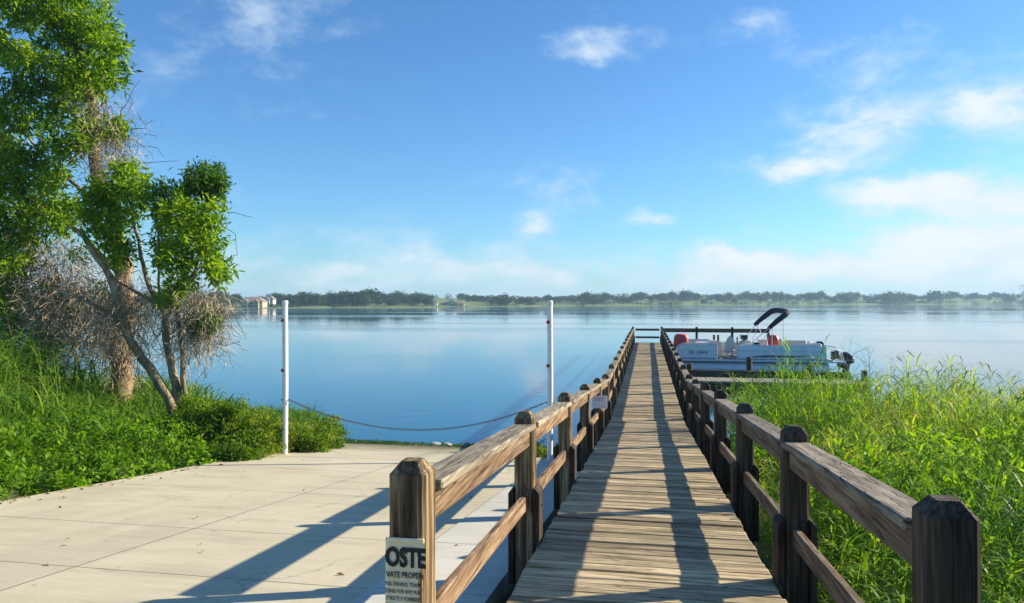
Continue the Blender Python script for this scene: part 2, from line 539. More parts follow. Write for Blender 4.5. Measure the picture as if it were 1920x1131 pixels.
def tag(o, label=None, cat=None, group=None, kind=None):
    if label: o['label'] = label
    if cat: o['category'] = cat
    if group: o['group'] = group
    if kind: o['kind'] = kind
    return o

def thing(name, label, cat, loc=(0, 0, 0), rz=0.0, group=None):
    o = bpy.data.objects.new(name, None)
    COL.objects.link(o)
    o.location = loc; o.rotation_euler = (0, 0, rz)
    o.empty_display_size = 0.2
    return tag(o, label, cat, group)

def np_mesh(name, verts, faces, tint=None):
    """faces: list of (m,k) index arrays; tint: per vertex float"""
    me = bpy.data.meshes.new(name)
    verts = np.ascontiguousarray(verts, dtype=np.float32)
    me.vertices.add(len(verts)); me.vertices.foreach_set('co', verts.ravel())
    loops = np.concatenate([f.ravel() for f in faces]).astype(np.int32)
    tot = np.concatenate([np.full(len(f), f.shape[1], np.int32) for f in faces])
    start = np.concatenate([[0], np.cumsum(tot)[:-1]]).astype(np.int32)
    me.loops.add(len(loops)); me.loops.foreach_set('vertex_index', loops)
    me.polygons.add(len(tot)); me.polygons.foreach_set('loop_start', start)
    me.update(calc_edges=True)
    if tint is not None:
        a = me.attributes.new('tint', 'FLOAT', 'POINT')
        a.data.foreach_set('value', np.ascontiguousarray(tint, dtype=np.float32))
    return me

class Ribbons:
    """many curved grass blades in one mesh"""
    def __init__(self): self.V = []; self.T = []; self.n = 0; self.Q = []; self.R = []
    def add(self, base, az, elev, length, width, droop, tint, seg=3, twist=0.6):
        base = np.asarray(base, float); N = len(base)
        az, elev, length, width, droop, tint = [np.broadcast_to(np.asarray(a, float), (N,)) for a in (az, elev, length, width, droop, tint)]
        side_az = az + np.pi / 2 + rng.uniform(-twist, twist, N)
        side = np.stack([np.cos(side_az), np.sin(side_az), rng.uniform(-.25, .25, N)], 1)
        p = base.copy(); rows = []
        for k in range(seg + 1):
            t = k / seg
            w = width * (1 - t ** 1.6) * (0.55 + 1.8 * min(t, .25)) if k < seg else 0 * width
            if k < seg:
                rows.append(p - side * w[:, None] / 2); rows.append(p + side * w[:, None] / 2)
            else: rows.append(p.copy())
            e = elev - droop * (t + 0.5 / seg)
            d = np.stack([np.cos(e) * np.cos(az), np.cos(e) * np.sin(az), np.sin(e)], 1)
            p = p + d * (length / seg)[:, None]
        per = 2 * seg + 1
        V = np.stack(rows, 1).reshape(-1, 3)
        off = self.n + np.arange(N)[:, None] * per
        for k in range(seg - 1): self.Q.append(off + np.array([[2*k, 2*k+1, 2*k+3, 2*k+2]]))
        self.R.append(off + np.array([[2*seg-2, 2*seg-1, 2*seg]]))
        self.V.append(V); self.T.append(np.repeat(tint, per)); self.n += N * per
    def build(self, name, mat, parent=None):
        fs = []
        if self.Q: fs.append(np.concatenate(self.Q))
        fs.append(np.concatenate(self.R))
        me = np_mesh(name, np.concatenate(self.V), fs, np.concatenate(self.T))
        return link(name, me, mat, parent)

class Leaves:
    """many flat folded leaves in one mesh"""
    def __init__(self): self.V = []; self.T = []; self.Q = []; self.n = 0
    def add(self, pos, direc, length, width, tint):
        pos = np.asarray(pos, float); N = len(pos)
        d = direc / (np.linalg.norm(direc, axis=1, keepdims=True) + 1e-9)
        r = rng.normal(size=(N, 3)) * .55 + np.array([0, 0, 1.0])
        s = np.cross(d, r); s /= (np.linalg.norm(s, axis=1, keepdims=True) + 1e-9)
        up = np.cross(s, d)
        L = np.broadcast_to(length, (N,))[:, None]; W = np.broadcast_to(width, (N,))[:, None]
        mid = pos + d * L * .45 - up * W * .18
        V = np.stack([pos, mid + s * W / 2 + up * W * .3, pos + d * L - up * L * .12, mid - s * W / 2 + up * W * .3], 1).reshape(-1, 3)
        o = self.n + np.arange(N)[:, None] * 4
        self.Q.append(o + np.array([[0, 1, 2]])); self.Q.append(o + np.array([[0, 2, 3]]))
        self.V.append(V); self.T.append(np.repeat(np.broadcast_to(tint, (N,)), 4)); self.n += 4 * N
    def clump(self, c, rad, n_twigs, per, llen, lwid, tint0=.5, tvar=.22, flat=0.8, shell=0.45):
        """leafy mass: twig ends spread through an ellipsoid, each with a rosette of leaves"""
        c = np.array(c); rad = np.array(rad) * np.ones(3)
        u = rng.normal(size=(n_twigs, 3)); u /= np.linalg.norm(u, axis=1, keepdims=True)
        r = rng.uniform(shell ** 3, 1, n_twigs) ** (1 / 3)
        r *= 1 + .22 * np.sin(u[:, 0] * 5 + c[0] * 3) * np.cos(u[:, 2] * 4 + c[1] * 2)
        r = np.where(rng.uniform(size=n_twigs) < .16, r * rng.uniform(1.0, 1.55, n_twigs), r)   # sprigs that stray out of the mass
        tw = c + u * r[:, None] * rad
        tt = tint0 + rng.normal(size=n_twigs) * tvar
        P = np.repeat(tw, per, 0); U = np.repeat(u, per, 0); T = np.repeat(tt, per)
        n = len(P)
        d = U * .7 + rng.normal(size=(n, 3)) * .75 + np.array([0, 0, -.05])
        P = P + rng.normal(size=(n, 3)) * llen * .55
        self.add(P, d, llen * rng.uniform(.65, 1.25, n), lwid * rng.uniform(.7, 1.2, n), np.clip(T + rng.normal(size=n) * .1, 0, 1))
        return tw
    def build(self, name, mat, parent=None):
        me = np_mesh(name, np.concatenate(self.V), [np.concatenate(self.Q)], np.concatenate(self.T))
        return link(name, me, mat, parent)

# ------------------------------------------------------------------ terrain
RAMP_S = 0.11
def ramp_z(y): return RAMP_S * (16.0 - y)
def smooth(a, b, x):
    t = np.clip((x - a) / (b - a), 0, 1); return t * t * (3 - 2 * t)
def ground_z(x, y):
    x = np.asarray(x, float); y = np.asarray(y, float)
    prof = RAMP_S * (16.0 - np.maximum(y, -4)) - np.maximum(0, y - 16.5) * .08
    prof = np.maximum(prof, -2.6)
    left = smooth(-6.9, -8.2, x); right = smooth(1.0, 2.6, x)
    shore = smooth(19.5, 15.5, y)
    z = prof - 0.14
    z = z + left * (0.30 + 0.05 * np.clip(-x - 8, 0, 10) * .6) * shore + left * smooth(14, 17, y) * smooth(21, 17, y) * .3
    z = z + right * (0.12 + 0.035 * np.clip(x - 2, 0, 9)) * shore
    z = z + 0.06 * np.sin(x * 1.3 + y * .7) * np.cos(y * .9 - x * .4) * np.maximum(left, right)
    return z

def build_ground():
    xs = np.concatenate([np.linspace(-400, -40, 10)[:-1], np.linspace(-40, -16, 13)[:-1], np.linspace(-16, 16, 65), np.linspace(16, 40, 13)[1:], np.linspace(40, 400, 10)[1:]])
    ys = np.concatenate([np.linspace(-300, -12, 8)[:-1], np.linspace(-12, 26, 77), np.linspace(26, 60, 8)[1:], np.array([120., 300, 900, 1800, 3000])])
    xs = np.concatenate([[-3000, -1200], xs, [1200, 3000]])
    X, Y = np.meshgrid(xs, ys)
    Z = ground_z(X, Y)
    V = np.stack([X, Y, Z], 2).reshape(-1, 3)
    nx, ny = len(xs), len(ys)
    i = np.arange(ny - 1)[:, None] * nx + np.arange(nx - 1)[None]
    F = np.stack([i, i + 1, i + 1 + nx, i + nx], 2).reshape(-1, 4)
    o = link('ground', np_mesh('ground', V, [F]), 'soil', smooth=True)
    tag(o, 'dark earth of the bank and lake bed beneath the grass', 'ground', kind='structure')
build_ground()

w = MB(); w.add([(-3000, -50, 0), (3000, -50, 0), (3000, 3000, 0), (-3000, 3000, 0)], [(0, 1, 2, 3)])
tag(w.build('water', 'lake_water', fix=False), 'calm blue lake water reflecting the sky', 'lake', kind='structure')

# boat ramp of cast slabs, sloping into the lake
ramp = bpy.data.objects.new('boat_ramp', None); COL.objects.link(ramp)
tag(ramp, 'pale concrete boat ramp running down into the lake', 'boat ramp', kind='structure')
ang = -math.atan(RAMP_S)
ycuts = [-6, -3, -0.3, 2.4, 4.72, 6.17, 8.38, 10.5, 12.7, 15.4]
def slab(x0, x1, y0, y1, mat, dz=0.0, ymax=None):
    L = (y1 - y0) / math.cos(ang)
    m = Matrix.Translation((0, y0, ramp_z(y0) + dz)) @ Matrix.Rotation(ang, 4, 'X')
    b = MB().cbox((x0 + .007, .006, -.16), (x1 - .007, L - .006, 0), .0006, m)
    return b.build('slab', mat, ramp)
for a, b in zip(ycuts[:-1], ycuts[1:]):
    x_ = -4.16
    slab(-7.0, -4.16, a, b, 'concrete')
    slab(-4.16, -1.86, a, b, 'concrete')
    slab(-1.86, -1.02, a, b, 'concrete_smooth', .012)
    MB().box((x_ - .0069, .01, -.10), (x_ + .0069, (b - a) / math.cos(ang) - .01, -.0007), Matrix.Translation((0, a, ramp_z(a))) @ Matrix.Rotation(ang, 4, 'X')).build('joint', 'dark_rubber', ramp)

# ------------------------------------------------------------------ boardwalk
BEND, SLOPE, LEVEL = 15.4, 0.073, 0.73
W2 = 0.75
END = 45.0
def deck_z(y): return LEVEL + max(0.0, BEND - y) * SLOPE
walk = thing('boardwalk', 'long weathered wooden boardwalk with railings running out over the lake', 'boardwalk')
pl_mesh = []
for k in range(6):
    b = MB().cbox((-W2 + random.uniform(-.012, .006), -.0655, -.038), (W2 + random.uniform(-.006, .012), .0655, 0), .006)
    me = b.mesh('plank'); me.materials.append(M['plank_wood']); pl_mesh.append(me)
y = 1.6; k = 0
while y < END - .1:
    o = bpy.data.objects.new('plank', pl_mesh[random.randrange(6)]); COL.objects.link(o); o.parent = walk
    o.location = (random.uniform(-.006, .006), y, deck_z(y) + random.uniform(-.006, .005))
    o.rotation_euler = (-math.atan(SLOPE) if y < BEND else 0, random.uniform(-.003, .003), random.uniform(-.004, .004))
    y += 0.1455; k += 1
def along(x0, x1, z0, z1, ya, yb, c=.005):
    """timber that follows the deck between ya and yb"""
    b = MB()
    cuts = [ya] + ([BEND] if ya < BEND < yb else []) + [yb]
    for p, q in zip(cuts[:-1], cuts[1:]):
        zp, zq = deck_z(p), deck_z(q)
        m = Matrix.Translation((0, p, zp)) @ Matrix.Rotation(math.atan2(zq - zp, q - p), 4, 'X')
        b.cbox((x0, 0, z0), (x1, math.hypot(q - p, zq - zp), z1), c, m)
    return b
for x in (-.66, -.02, .62):
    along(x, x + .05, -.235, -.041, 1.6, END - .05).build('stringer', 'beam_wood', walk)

def make_post(side, y, first=False):
    """railing post with chamfered head and two bolted cheek planks at its foot"""
    z = deck_z(y)
    top = 0.945 + random.uniform(-.012, .012)
    h = .07; c = .028
    xc = side * (W2 + .035 + h)
    zb = min(float(ground_z(xc, y)) - .4, z - .8) - z
    b = MB()
    lean = random.uniform(-.006, .006)
    rings = []
    for zz, s in ((zb, h), (-.3, h), (.45, h), (top - .045, h), (top, h - .036)):
        dx = lean * max(zz, 0)
        e = c * s / h * .45
        pts = [(s - e, -s), (s, -s + e), (s, s - e), (s - e, s), (-s + e, s), (-s, s - e), (-s, -s + e), (-s + e, -s)]
        rings.append([(p + dx, q, zz) for p, q in pts])
    vs = [p for r in rings for p in r]; fs = []
    for i in range(len(rings) - 1):
        for k in range(8):
            fs.append((i*8+k, i*8+(k+1)%8, (i+1)*8+(k+1)%8, (i+1)*8+k))
    fs.append(tuple(range((len(rings)-1)*8, len(rings)*8))); fs.append(tuple(range(8))[::-1])
    b.add(vs, fs)
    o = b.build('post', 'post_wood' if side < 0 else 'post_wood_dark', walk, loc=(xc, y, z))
    if not first:
        for s2 in (-1, 1):
            x0 = s2 * (h + .002); x1 = s2 * (h + .040)
            lo, hi = min(x0, x1), max(x0, x1)
            q = MB(); t = .40 + random.uniform(-.01, .01)
            prof = [(lo, -.27), (hi, -.27), (hi, t - (.035 if s2 > 0 else 0)), (hi - (.030 if s2 > 0 else 0), t), (lo + (.030 if s2 < 0 else 0), t), (lo, t - (.035 if s2 < 0 else 0))]
            q.prism(prof, 1, -.092, .092)
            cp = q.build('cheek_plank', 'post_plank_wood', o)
            if y < 14:
                for zz in (.02, .27):
                    MB().tube([(x1 - s2 * .004, .02, zz), (x1 + s2 * .010, .02, zz)], [.013, .010], 6).build('bolt', 'nail_head', cp)
    return xc
posts = {-1: [2.60 + 2.55 * i for i in range(17)], 1: [2.32 + 2.24 * i for i in range(20)]}
posts = {s: [p for p in ps if p < END - .4] + [END + .05] for s, ps in posts.items()}
for s in (-1, 1):
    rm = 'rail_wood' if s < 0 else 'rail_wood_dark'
    for i, yy in enumerate(posts[s]):
        xc = make_post(s, yy, first=(i == 0))
    for a, b in zip(posts[s][:-1], posts[s][1:]):
        j = random.uniform(-.006, .006)
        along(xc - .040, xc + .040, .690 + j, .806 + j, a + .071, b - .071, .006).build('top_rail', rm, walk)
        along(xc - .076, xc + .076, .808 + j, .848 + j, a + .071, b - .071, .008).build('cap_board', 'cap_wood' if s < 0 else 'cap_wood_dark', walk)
        along(xc - .022, xc + .022, .240 + j, .345 + j, a + .071, b - .071, .006).build('lower_rail', rm, walk)

# far end rail of the boardwalk and of its landing
endp = thing('end_pier', 'dark timber landing rail across the far end of the boardwalk', 'pier')
ez = LEVEL
for x in (2.9, 4.95, 7.0):
    MB().cbox((x - .07, END - .02, -1.2), (x + .07, END + .12, ez + .95), .02).build('post', 'post_wood_dark', endp)
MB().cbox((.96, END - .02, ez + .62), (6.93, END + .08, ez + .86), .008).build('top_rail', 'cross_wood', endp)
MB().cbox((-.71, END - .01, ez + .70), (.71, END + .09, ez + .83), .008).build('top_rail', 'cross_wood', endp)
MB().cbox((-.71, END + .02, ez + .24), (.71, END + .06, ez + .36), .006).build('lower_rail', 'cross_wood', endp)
MB().cbox((.93, END - 1.9, ez - .05), (7.1, END - .04, ez), .006).build('planking', 'pier_plank_wood', endp)
MB().cbox((.93, END - 1.85, ez - .26), (7.1, END - 1.80, ez - .052), .006).build('fascia', 'cross_wood', endp)

# side pier that closes the near end of the boat slip
sp = thing('side_pier', 'narrow wooden side pier right of the boardwalk in front of the boat', 'pier')
PZ = .56
b = MB(); x = .95; q = 0
while x < 6.95:
    b.cbox((x, 25.0, PZ - .045 + .004 * (q % 2)), (x + .138, 26.25, PZ + .004 * (q % 3)), .005); x += .145; q += 1
tag(b.build('planking', 'pier_plank_wood', sp), kind='stuff')
MB().cbox((.93, 25.03, PZ - .52), (6.98, 25.08, PZ - .05), .006).build('fascia', 'cross_wood', sp)
MB().cbox((.93, 26.95, .44), (6.9, 27.09, .74), .01).build('fender_beam', 'cross_wood', sp)
for (x, yy, zt) in ((1.35, 25.25, .50), (3.4, 25.25, .50), (5.4, 25.25, .50), (7.06, 25.9, .92), (1.5, 27.2, .95), (3.58, 27.2, 1.22), (5.6, 27.2, .98), (6.8, 27.2, 1.0)):
    p = MB().tube([(x, yy, -1.8), (x, yy, zt - .05), (x, yy, zt)], [.10, .10, .075], 12)
    p.build('pile', 'post_wood_dark', sp, smooth=False)

# ------------------------------------------------------------------ signs on the boardwalk
def text_mesh(body, size, bold=0.0, spacing=1.0):
    cu = bpy.data.curves.new('txt', 'FONT')
    cu.body = body; cu.size = size; cu.offset = bold; cu.space_character = spacing
    cu.resolution_u = 3; cu.fill_mode = 'FRONT'
    o = bpy.data.objects.new('txt', cu); COL.objects.link(o)
    bpy.context.view_layer.update()
    me = bpy.data.meshes.new_from_object(o)
    bpy.data.objects.remove(o)
    vs = [v.co.copy() for v in me.vertices]; fs = [tuple(p.vertices) for p in me.polygons]
    bpy.data.meshes.remove(me)
    return vs, fs

def posted_sign():
    """card wrapped round the first left post, only the middle of its lettering shows"""
    y0 = posts[-1][0]; xc = -(W2 + .035 + .07); z0 = deck_z(y0)
    t = thing('posted_sign', 'torn cream notice with bold black lettering nailed round the nearest left post', 'sign', (xc, y0 - .07, z0))
    ztop = .67; H = .34
    half = .0685
    def wrap(u, zz, off):
        """u along the card: the front face, then round the left corner"""
        if u >= -half: return Vector((u, -off, zz))
        r = .014; s = -half - u
        a = min(s / r, math.pi * .40)
        rest = max(0.0, s - a * r)
        p = Vector((-half - math.sin(a) * (r + off), -off * math.cos(a) + r * (1 - math.cos(a)), zz))
        return p + Vector((-math.cos(a) * rest * .3, math.sin(a) * rest, 0))
    nu, nz = 22, 24
    us = np.linspace(-half - .045, .066, nu)
    vs, tint = [], []
    for j in range(nz + 1):
        zz = ztop - H * j / nz
        for i, u in enumerate(us):
            edge = 1.0 if u < .03 else 1 - .26 * ((u - .03) / .036) * min(1, max(0, (j / nz - .12) * 3)) * (1 + .5 * math.sin(j * 1.9))
            uu = u if u < .03 else .03 + (u - .03) * edge
            curl = .004 + .003 * math.sin(j * .55) * max(0, u) / half
            vs.append(wrap(uu, zz, curl)); tint.append(max(0, (u - .020) / .05) * min(1, .25 + j / nz * 1.6))
    fs = [(j*nu+i, j*nu+i+1, (j+1)*nu+i+1, (j+1)*nu+i) for j in range(nz) for i in range(nu-1)]
    me = bpy.data.meshes.new('card'); me.from_pydata([tuple(v) for v in vs], [], fs); me.update()
    a = me.attributes.new('tint', 'FLOAT', 'POINT'); a.data.foreach_set('value', tint)
    link('card', me, 'sign_card', t, smooth=True)
    MB().cbox((-half - .002, -.012, ztop - .004), (half - .002, -.003, ztop + .012), .002).build('top_strip', 'sign_card', t)
    lines = [('OSTE', .094, .0042, ztop - .090, .152, -.078), ('VATE PROPER', .030, .0007, ztop - .132, .135, -.076),
             ('NG, FISHING, TRAPPI', .020, .0003, ztop - .163, .133, -.077), ('SSING FOR ANY PUR', .020, .0003, ztop - .189, .130, -.077),
             ('STRICTLY FORBIDD', .020, .0003, ztop - .215, .130, -.077), ('RS WILL BE PROSE', .020, .0003, ztop - .241, .130, -.077)]
    for body, size, bold, zz, width, x0 in lines:
        v, f = text_mesh(body, size, bold)
        xa = min(p.x for p in v); xb = max(p.x for p in v)
        q = MB()
        q.add([wrap(x0 + (p.x - xa) / (xb - xa) * width, zz + p.y, .0085) for p in v], f)
        q.build('lettering', 'sign_ink', t, fix=False)
    for u in (-.012, .045):
        MB().tube([(u, -.008, ztop - .045), (u, -.013, ztop - .045)], [.006, .004], 8).build('nail', 'nail_head', t)
posted_sign()

def rail_sign():
    y0 = posts[-1][4]; xc = -(W2 + .035 + .07); z0 = deck_z(y0)
    t = thing('rail_sign', 'small white board with faded red heading on a left railing post midway along', 'sign', (xc + .02, y0 - .075, z0 + .53))
    MB().cbox((-.11, -.016, -.10), (.15, -.001, .12), .004).build('board', 'sign_white', t)
    for k, wdt in enumerate((.16, .12)):
        MB().box((-wdt / 2, -.0195, .065 - k * .03), (wdt / 2, -.0165, .08 - k * .03)).build('heading', 'sign_pink', t)
rail_sign()

# ------------------------------------------------------------------ white ramp poles and the chain between them
def white_pole(x, y, label, refl, side):
    z = ramp_z(y)
    t = thing('white_pole', label, 'pole', (x, y, z), group='white poles either side of the boat ramp')
    h = 3.22 - z
    MB().tube([(0, 0, -.3), (.01, 0, h * .5), (0, 0, h - .04)], .050, 16).build('pipe', 'white_paint', t, smooth=False)
    MB().tube([(0, 0, h - .07), (0, 0, h - .012), (0, 0, h)], [.057, .057, .040], 16).build('cap', 'white_paint', t)
    for zz in refl:
        c = Vector((-.026, -.051, zz - z))
        d = MB().tube([c + Vector((.003, .02, 0)), c, c + Vector((0, -.008, 0))], [.034, .034, .024], 12)
        d.build('reflector', 'red_reflector', t)
    MB().tube([(-.075, 0, 1.385 - z), (.075, 0, 1.385 - z)], .014, 8).build('eye_bolt', 'steel', t)
    return Vector((x, y, 1.385))
pl = white_pole(-6.58, 12.5, 'white pipe pole with red reflectors standing in the grass left of the ramp', (2.85, 1.93), 1)
pr = white_pole(-1.72, 13.0, 'white pipe pole with red reflectors rising behind the boardwalk railing', (2.83, 2.05), -1)

def chain():
    a = pl + Vector((.09, 0, 0)); b = pr + Vector((-.09, 0, 0))
    n = 104; q = MB()
    def pt(t): return a.lerp(b, t) + Vector((0, 0, -.52 * 4 * t * (1 - t)))
    for i in range(n):
        p0, p1 = pt(i / n), pt((i + 1) / n)
        c = (p0 + p1) / 2; u = (p1 - p0).normalized()
        L = (p1 - p0).length * .74
        s = u.cross(Vector((0, 0, 1))).normalized() if i % 2 else Vector((0, 0, 1))
        ring = [c + u * math.cos(k * math.pi / 4) * L + s * math.sin(k * math.pi / 4) * .017 for k in range(9)]
        q.tube(ring, .0052, 5, cap=False)
    o = q.build('chain', 'steel', smooth=True)
    tag(o, 'dark chain sagging between the two white poles across the ramp', 'chain')
chain()

# ------------------------------------------------------------------ pontoon boat
def pontoon_boat():
    X0, Y0 = 1.15, 35.3
    t = thing('pontoon_boat', 'silver and white pontoon boat moored right of the boardwalk', 'boat', (X0, Y0, -.20))
    L, B = 7.2, 2.5
    for yy in (.32, B - .32):
        pts = []; rad = []
        for k in range(5): pts.append((.05 + .14 * k, yy, .26 + .20 * (1 - k / 4) ** 1.5)); rad.append(.05 + .27 * math.sin(k / 4 * math.pi / 2))
        pts += [(L * .5, yy, .26), (L - .25, yy, .26), (L - .2, yy, .26)]; rad += [.32, .32, .29]
        MB().tube(pts, rad, 16).build('pontoon', 'aluminium', t, smooth=True)
    MB().cbox((.18, -.02, .60), (L, B + .02, .70), .02).build('deck', 'aluminium', t)
    MB().cbox((.22, .02, .701), (L - .05, B - .02, .713), .003).build('carpet', 'boat_carpet', t)
    # fence: framed panels with an open gate in the near side
    def fence(x0, x1, y0, y1, tall=.66, mat='boat_panel', n=3):
        dx, dy = x1 - x0, y1 - y0
        ln = math.hypot(dx, dy); a = math.atan2(dy, dx)
        m = Matrix.Translation((x0, y0, .715)) @ Matrix.Rotation(a, 4, 'Z')
        p = MB().cbox((.02, -.012, .05), (ln - .02, .012, tall - .03), .004, m).build('fence_panel', mat, t)
        r = MB()
        for zz in (.02, tall * .62, tall):
            r.tube([m @ Vector((0, -.016 if zz == tall * .62 else 0, zz)), m @ Vector((ln, -.016 if zz == tall * .62 else 0, zz))], .017, 6)
        for i in range(n + 1):
            r.tube([m @ Vector((ln * i / n, -.014, -.01)), m @ Vector((ln * i / n, -.014, tall))], .015, 6)
        r.build('fence_frame', 'aluminium', p)
    fence(.30, 2.05, .03, .03, n=2)
    fence(2.95, 6.85, .03, .03, n=4)
    fence(.30, 6.85, B - .03, B - .03, n=6)
    fence(.30, .30, .05, .80, n=1); fence(.30, .30, 1.65, B - .05, n=1)
    fence(6.85, 6.85, .05, 1.5, n=1)
    # dark swoosh and registration figures on the side panels
    sw = MB(); n = 22; up = []; dn = []
    for i in range(n + 1):
        u = i / n; x = 3.35 + 3.3 * u
        zc = .80 + .16 * (u ** 1.4) + .03 * math.sin(u * 7)
        th = .075 * math.sin(math.pi * min(1, u * 1.05 + .02)) ** .8 * (1 - .4 * u)
        up.append((x, .006, zc + th)); dn.append((x, .006, zc - th * .5))
    vs = up + dn
    sw.add(vs, [(i, i + 1, n + 2 + i, n + 1 + i) for i in range(n)])
    sw.build('stripe', 'boat_graphic', t)
    for i in range(7):
        if i == 2: continue
        MB().box((.78 + .125 * i, .004, .95), (.86 + .125 * i, .0085, 1.07)).build('registration_mark', 'boat_graphic_blue', t)
    # seating
    def seat(x0, x1, y0, y1, back=None, mat='boat_vinyl', h=.42):
        s = MB().cbox((x0, y0, .716), (x1, y1, .716 + h - .1), .02).build('seat_base', 'boat_vinyl_grey', t)
        MB().cbox((x0 + .01, y0 + .01, .716 + h - .098), (x1 - .01, y1 - .01, .716 + h), .04).build('cushion', mat, s)
        if back:
            MB().cbox(back[0], back[1], .05).build('backrest', mat, s)
    seat(.40, 1.95, .10, .62, ((.40, .08, 1.14), (1.95, .22, 1.46)))
    seat(.40, 1.95, B - .62, B - .10, ((.40, B - .22, 1.14), (1.95, B - .08, 1.52)))
    seat(3.05, 4.9, .10, .62, ((3.05, .08, 1.14), (4.0, .22, 1.40)))
    seat(5.3, 6.7, .10, .66, ((5.3, .08, 1.14), (6.7, .22, 1.45)))
    seat(5.3, 6.7, B - .66, B - .10, ((5.3, B - .22, 1.14), (6.7, B - .08, 1.45)))
    # helm chair, leaning tall in the gate opening
    MB().tube([(2.62, .75, .72), (2.62, .75, 1.02)], .05, 10).build('chair_post', 'aluminium', t)
    ch = MB().cbox((2.35, .5, 1.02), (2.90, 1.02, 1.14), .045).build('helm_seat', 'boat_vinyl', t)
    bk = MB(); bk.prism([(2.44, 1.12), (2.86, 1.12), (2.94, 1.35), (2.86, 1.62), (2.70, 1.80), (2.58, 1.66), (2.46, 1.38)], 1, .52, .68)
    bk.build('backrest', 'boat_vinyl', ch)
    # console with wheel
    co = MB(); co.prism([(3.20, .716), (3.85, .716), (3.80, 1.40), (3.55, 1.55), (3.28, 1.42)], 1, 1.35, 2.2)
    con = co.build('console', 'boat_vinyl_grey', t)
    ring = [Vector((3.16, 1.78 + .19 * math.cos(a), 1.48 + .19 * math.sin(a))) for a in np.linspace(0, 2 * math.pi, 17)]
    MB().tube(ring, .018, 6, cap=False).build('steering_wheel', 'dark_rubber', con)
    MB().cbox((3.30, 1.45, 1.56), (3.62, 2.1, 1.78), .02).build('windscreen', 'window_glass', con)
    for x in (2.05, 2.25):
        MB().cbox((x, 2.15, 1.35), (x + .10, 2.26, 1.75), .02).build('rod_holder', 'dark_rubber', t)
    # folded bimini: two canvas rolls on raked frames
    bim = MB()
    for yy, dx, dz in ((.05, 0, 0), (B - .05, -.3, .06)):
        bim.tube([(3.45, yy, 1.36), (4.45 + dx, yy, 2.23 + dz), (5.2 + dx, yy, 2.80 + dz)], .016, 6)
        bim.tube([(4.50, yy, 1.36), (4.52 + dx, yy, 2.26 + dz)], .015, 6)
        bim.tube([(5.02, yy, 1.36), (5.00 + dx * .5, yy, 2.66)], .015, 6)
        bim.tube([(3.9, yy, 1.36), (4.6 + dx, yy, 2.32 + dz)], .013, 6)
    bim.build('bimini_frame', 'aluminium', t)
    cv = MB()
    hoop = [(4.38, .05, 2.18), (4.75, .04, 2.52), (5.10, .06, 2.80), (5.22, .30, 2.90), (5.18, B * .5, 2.95), (5.08, B - .30, 2.97), (4.86, B - .06, 2.92), (4.46, B - .04, 2.60), (4.06, B - .05, 2.24)]
    cv.tube(hoop, [.09, .125, .135, .13, .13, .13, .135, .125, .09], 12)
    cv.build('bimini_canvas', 'canvas_navy', t, smooth=True)
    # loose fittings that show above the fence
    for (x, y, z0, sx, sy, h, m, nm) in ((1.05, 1.2, .72, .55, .4, .62, 'boat_vinyl_grey', 'storage_box'), (1.75, 1.5, .72, .5, .6, .78, 'boat_vinyl', 'lounge_arm'), (2.15, .35, .72, .10, .3, .80, 'boat_vinyl', 'gate_pillar'),
                                          (4.05, 1.1, .72, .45, .45, .86, 'boat_vinyl', 'captain_chair'), (4.75, 1.7, .72, .5, .5, .88, 'boat_vinyl_grey', 'seat_block'), (6.2, .35, 1.14, .55, .3, .34, 'white_paint', 'cool_box'), (6.55, .4, 1.14, .3, .3, .42, 'motor_black', 'tackle_bag'),
                                          (3.3, .30, 1.14, .35, .2, .42, 'boat_vinyl', 'headrest'), (3.72, .30, 1.14, .3, .2, .34, 'motor_black', 'gear_bag'), (5.5, 1.9, .72, .9, .4, .80, 'boat_vinyl', 'stern_lounge')):
        MB().cbox((x, y, z0), (x + sx, y + sy, z0 + h), .045).build(nm, m, t)
    tb = MB().tube([(1.45, .95, .72), (1.45, .95, 1.42)], .03, 8).build('table_leg', 'aluminium', t)
    MB().tube([(1.45, .95, 1.425), (1.45, .95, 1.45)], .34, 18).build('table_top', 'white_paint', t)
    for x in (1.0, 1.9, 3.6, 4.9, 6.3):
        MB().cbox((x - .05, -.06, .72), (x + .05, -.024, .745), .006).build('cleat', 'steel', t)
    MB().tube([(.42, -.04, .74), (.2, -1.2, .55), (-.12, -2.4, .92)], .012, 6).build('mooring_rope', 'boat_vinyl', t)
    MB().tube([(6.3, -.05, .74), (6.0, -3.4, .55), (5.55, -7.9, 1.05)], .012, 6).build('mooring_rope', 'boat_vinyl', t)
    # stern rail, ladder and outboard
    rl = MB()
    rl.tube([(6.85, .08, 1.38), (7.30, .08, 1.30), (7.55, .08, 1.10), (7.6, .08, .72)], .016, 6)
    rl.tube([(6.85, .6, 1.38), (7.35, .6, 1.30), (7.6, .6, 1.08), (7.65, .6, .72)], .016, 6)
    rl.tube([(7.30, .08, 1.30), (7.35, .6, 1.30)], .016, 6)
    rl.build('stern_rail', 'aluminium', t)
    MB().cbox((L - .06, .2, .58), (7.75, B - .2, .66), .01).build('stern_platform', 'aluminium', t)
    for yy in (.10, .62):
        MB().cbox((7.05 + yy * .5, yy, .74), (7.25 + yy * .5, yy + .22, 1.12), .03).build('fender', 'dark_rubber', t)
    mo = MB(); mo.tube([(8.02, 1.2, .50), (8.02, 1.2, .58), (8.04, 1.2, .76), (8.10, 1.2, .90), (8.14, 1.2, .95)], [.26, .33, .37, .32, .14], 14)
    m = mo.build('motor_cowling', 'motor_black', t, smooth=True)
    MB().tube([(8.03, 1.2, .66), (8.03, 1.2, .69)], .366, 14).build('cowling_band', 'boat_vinyl_grey', m)
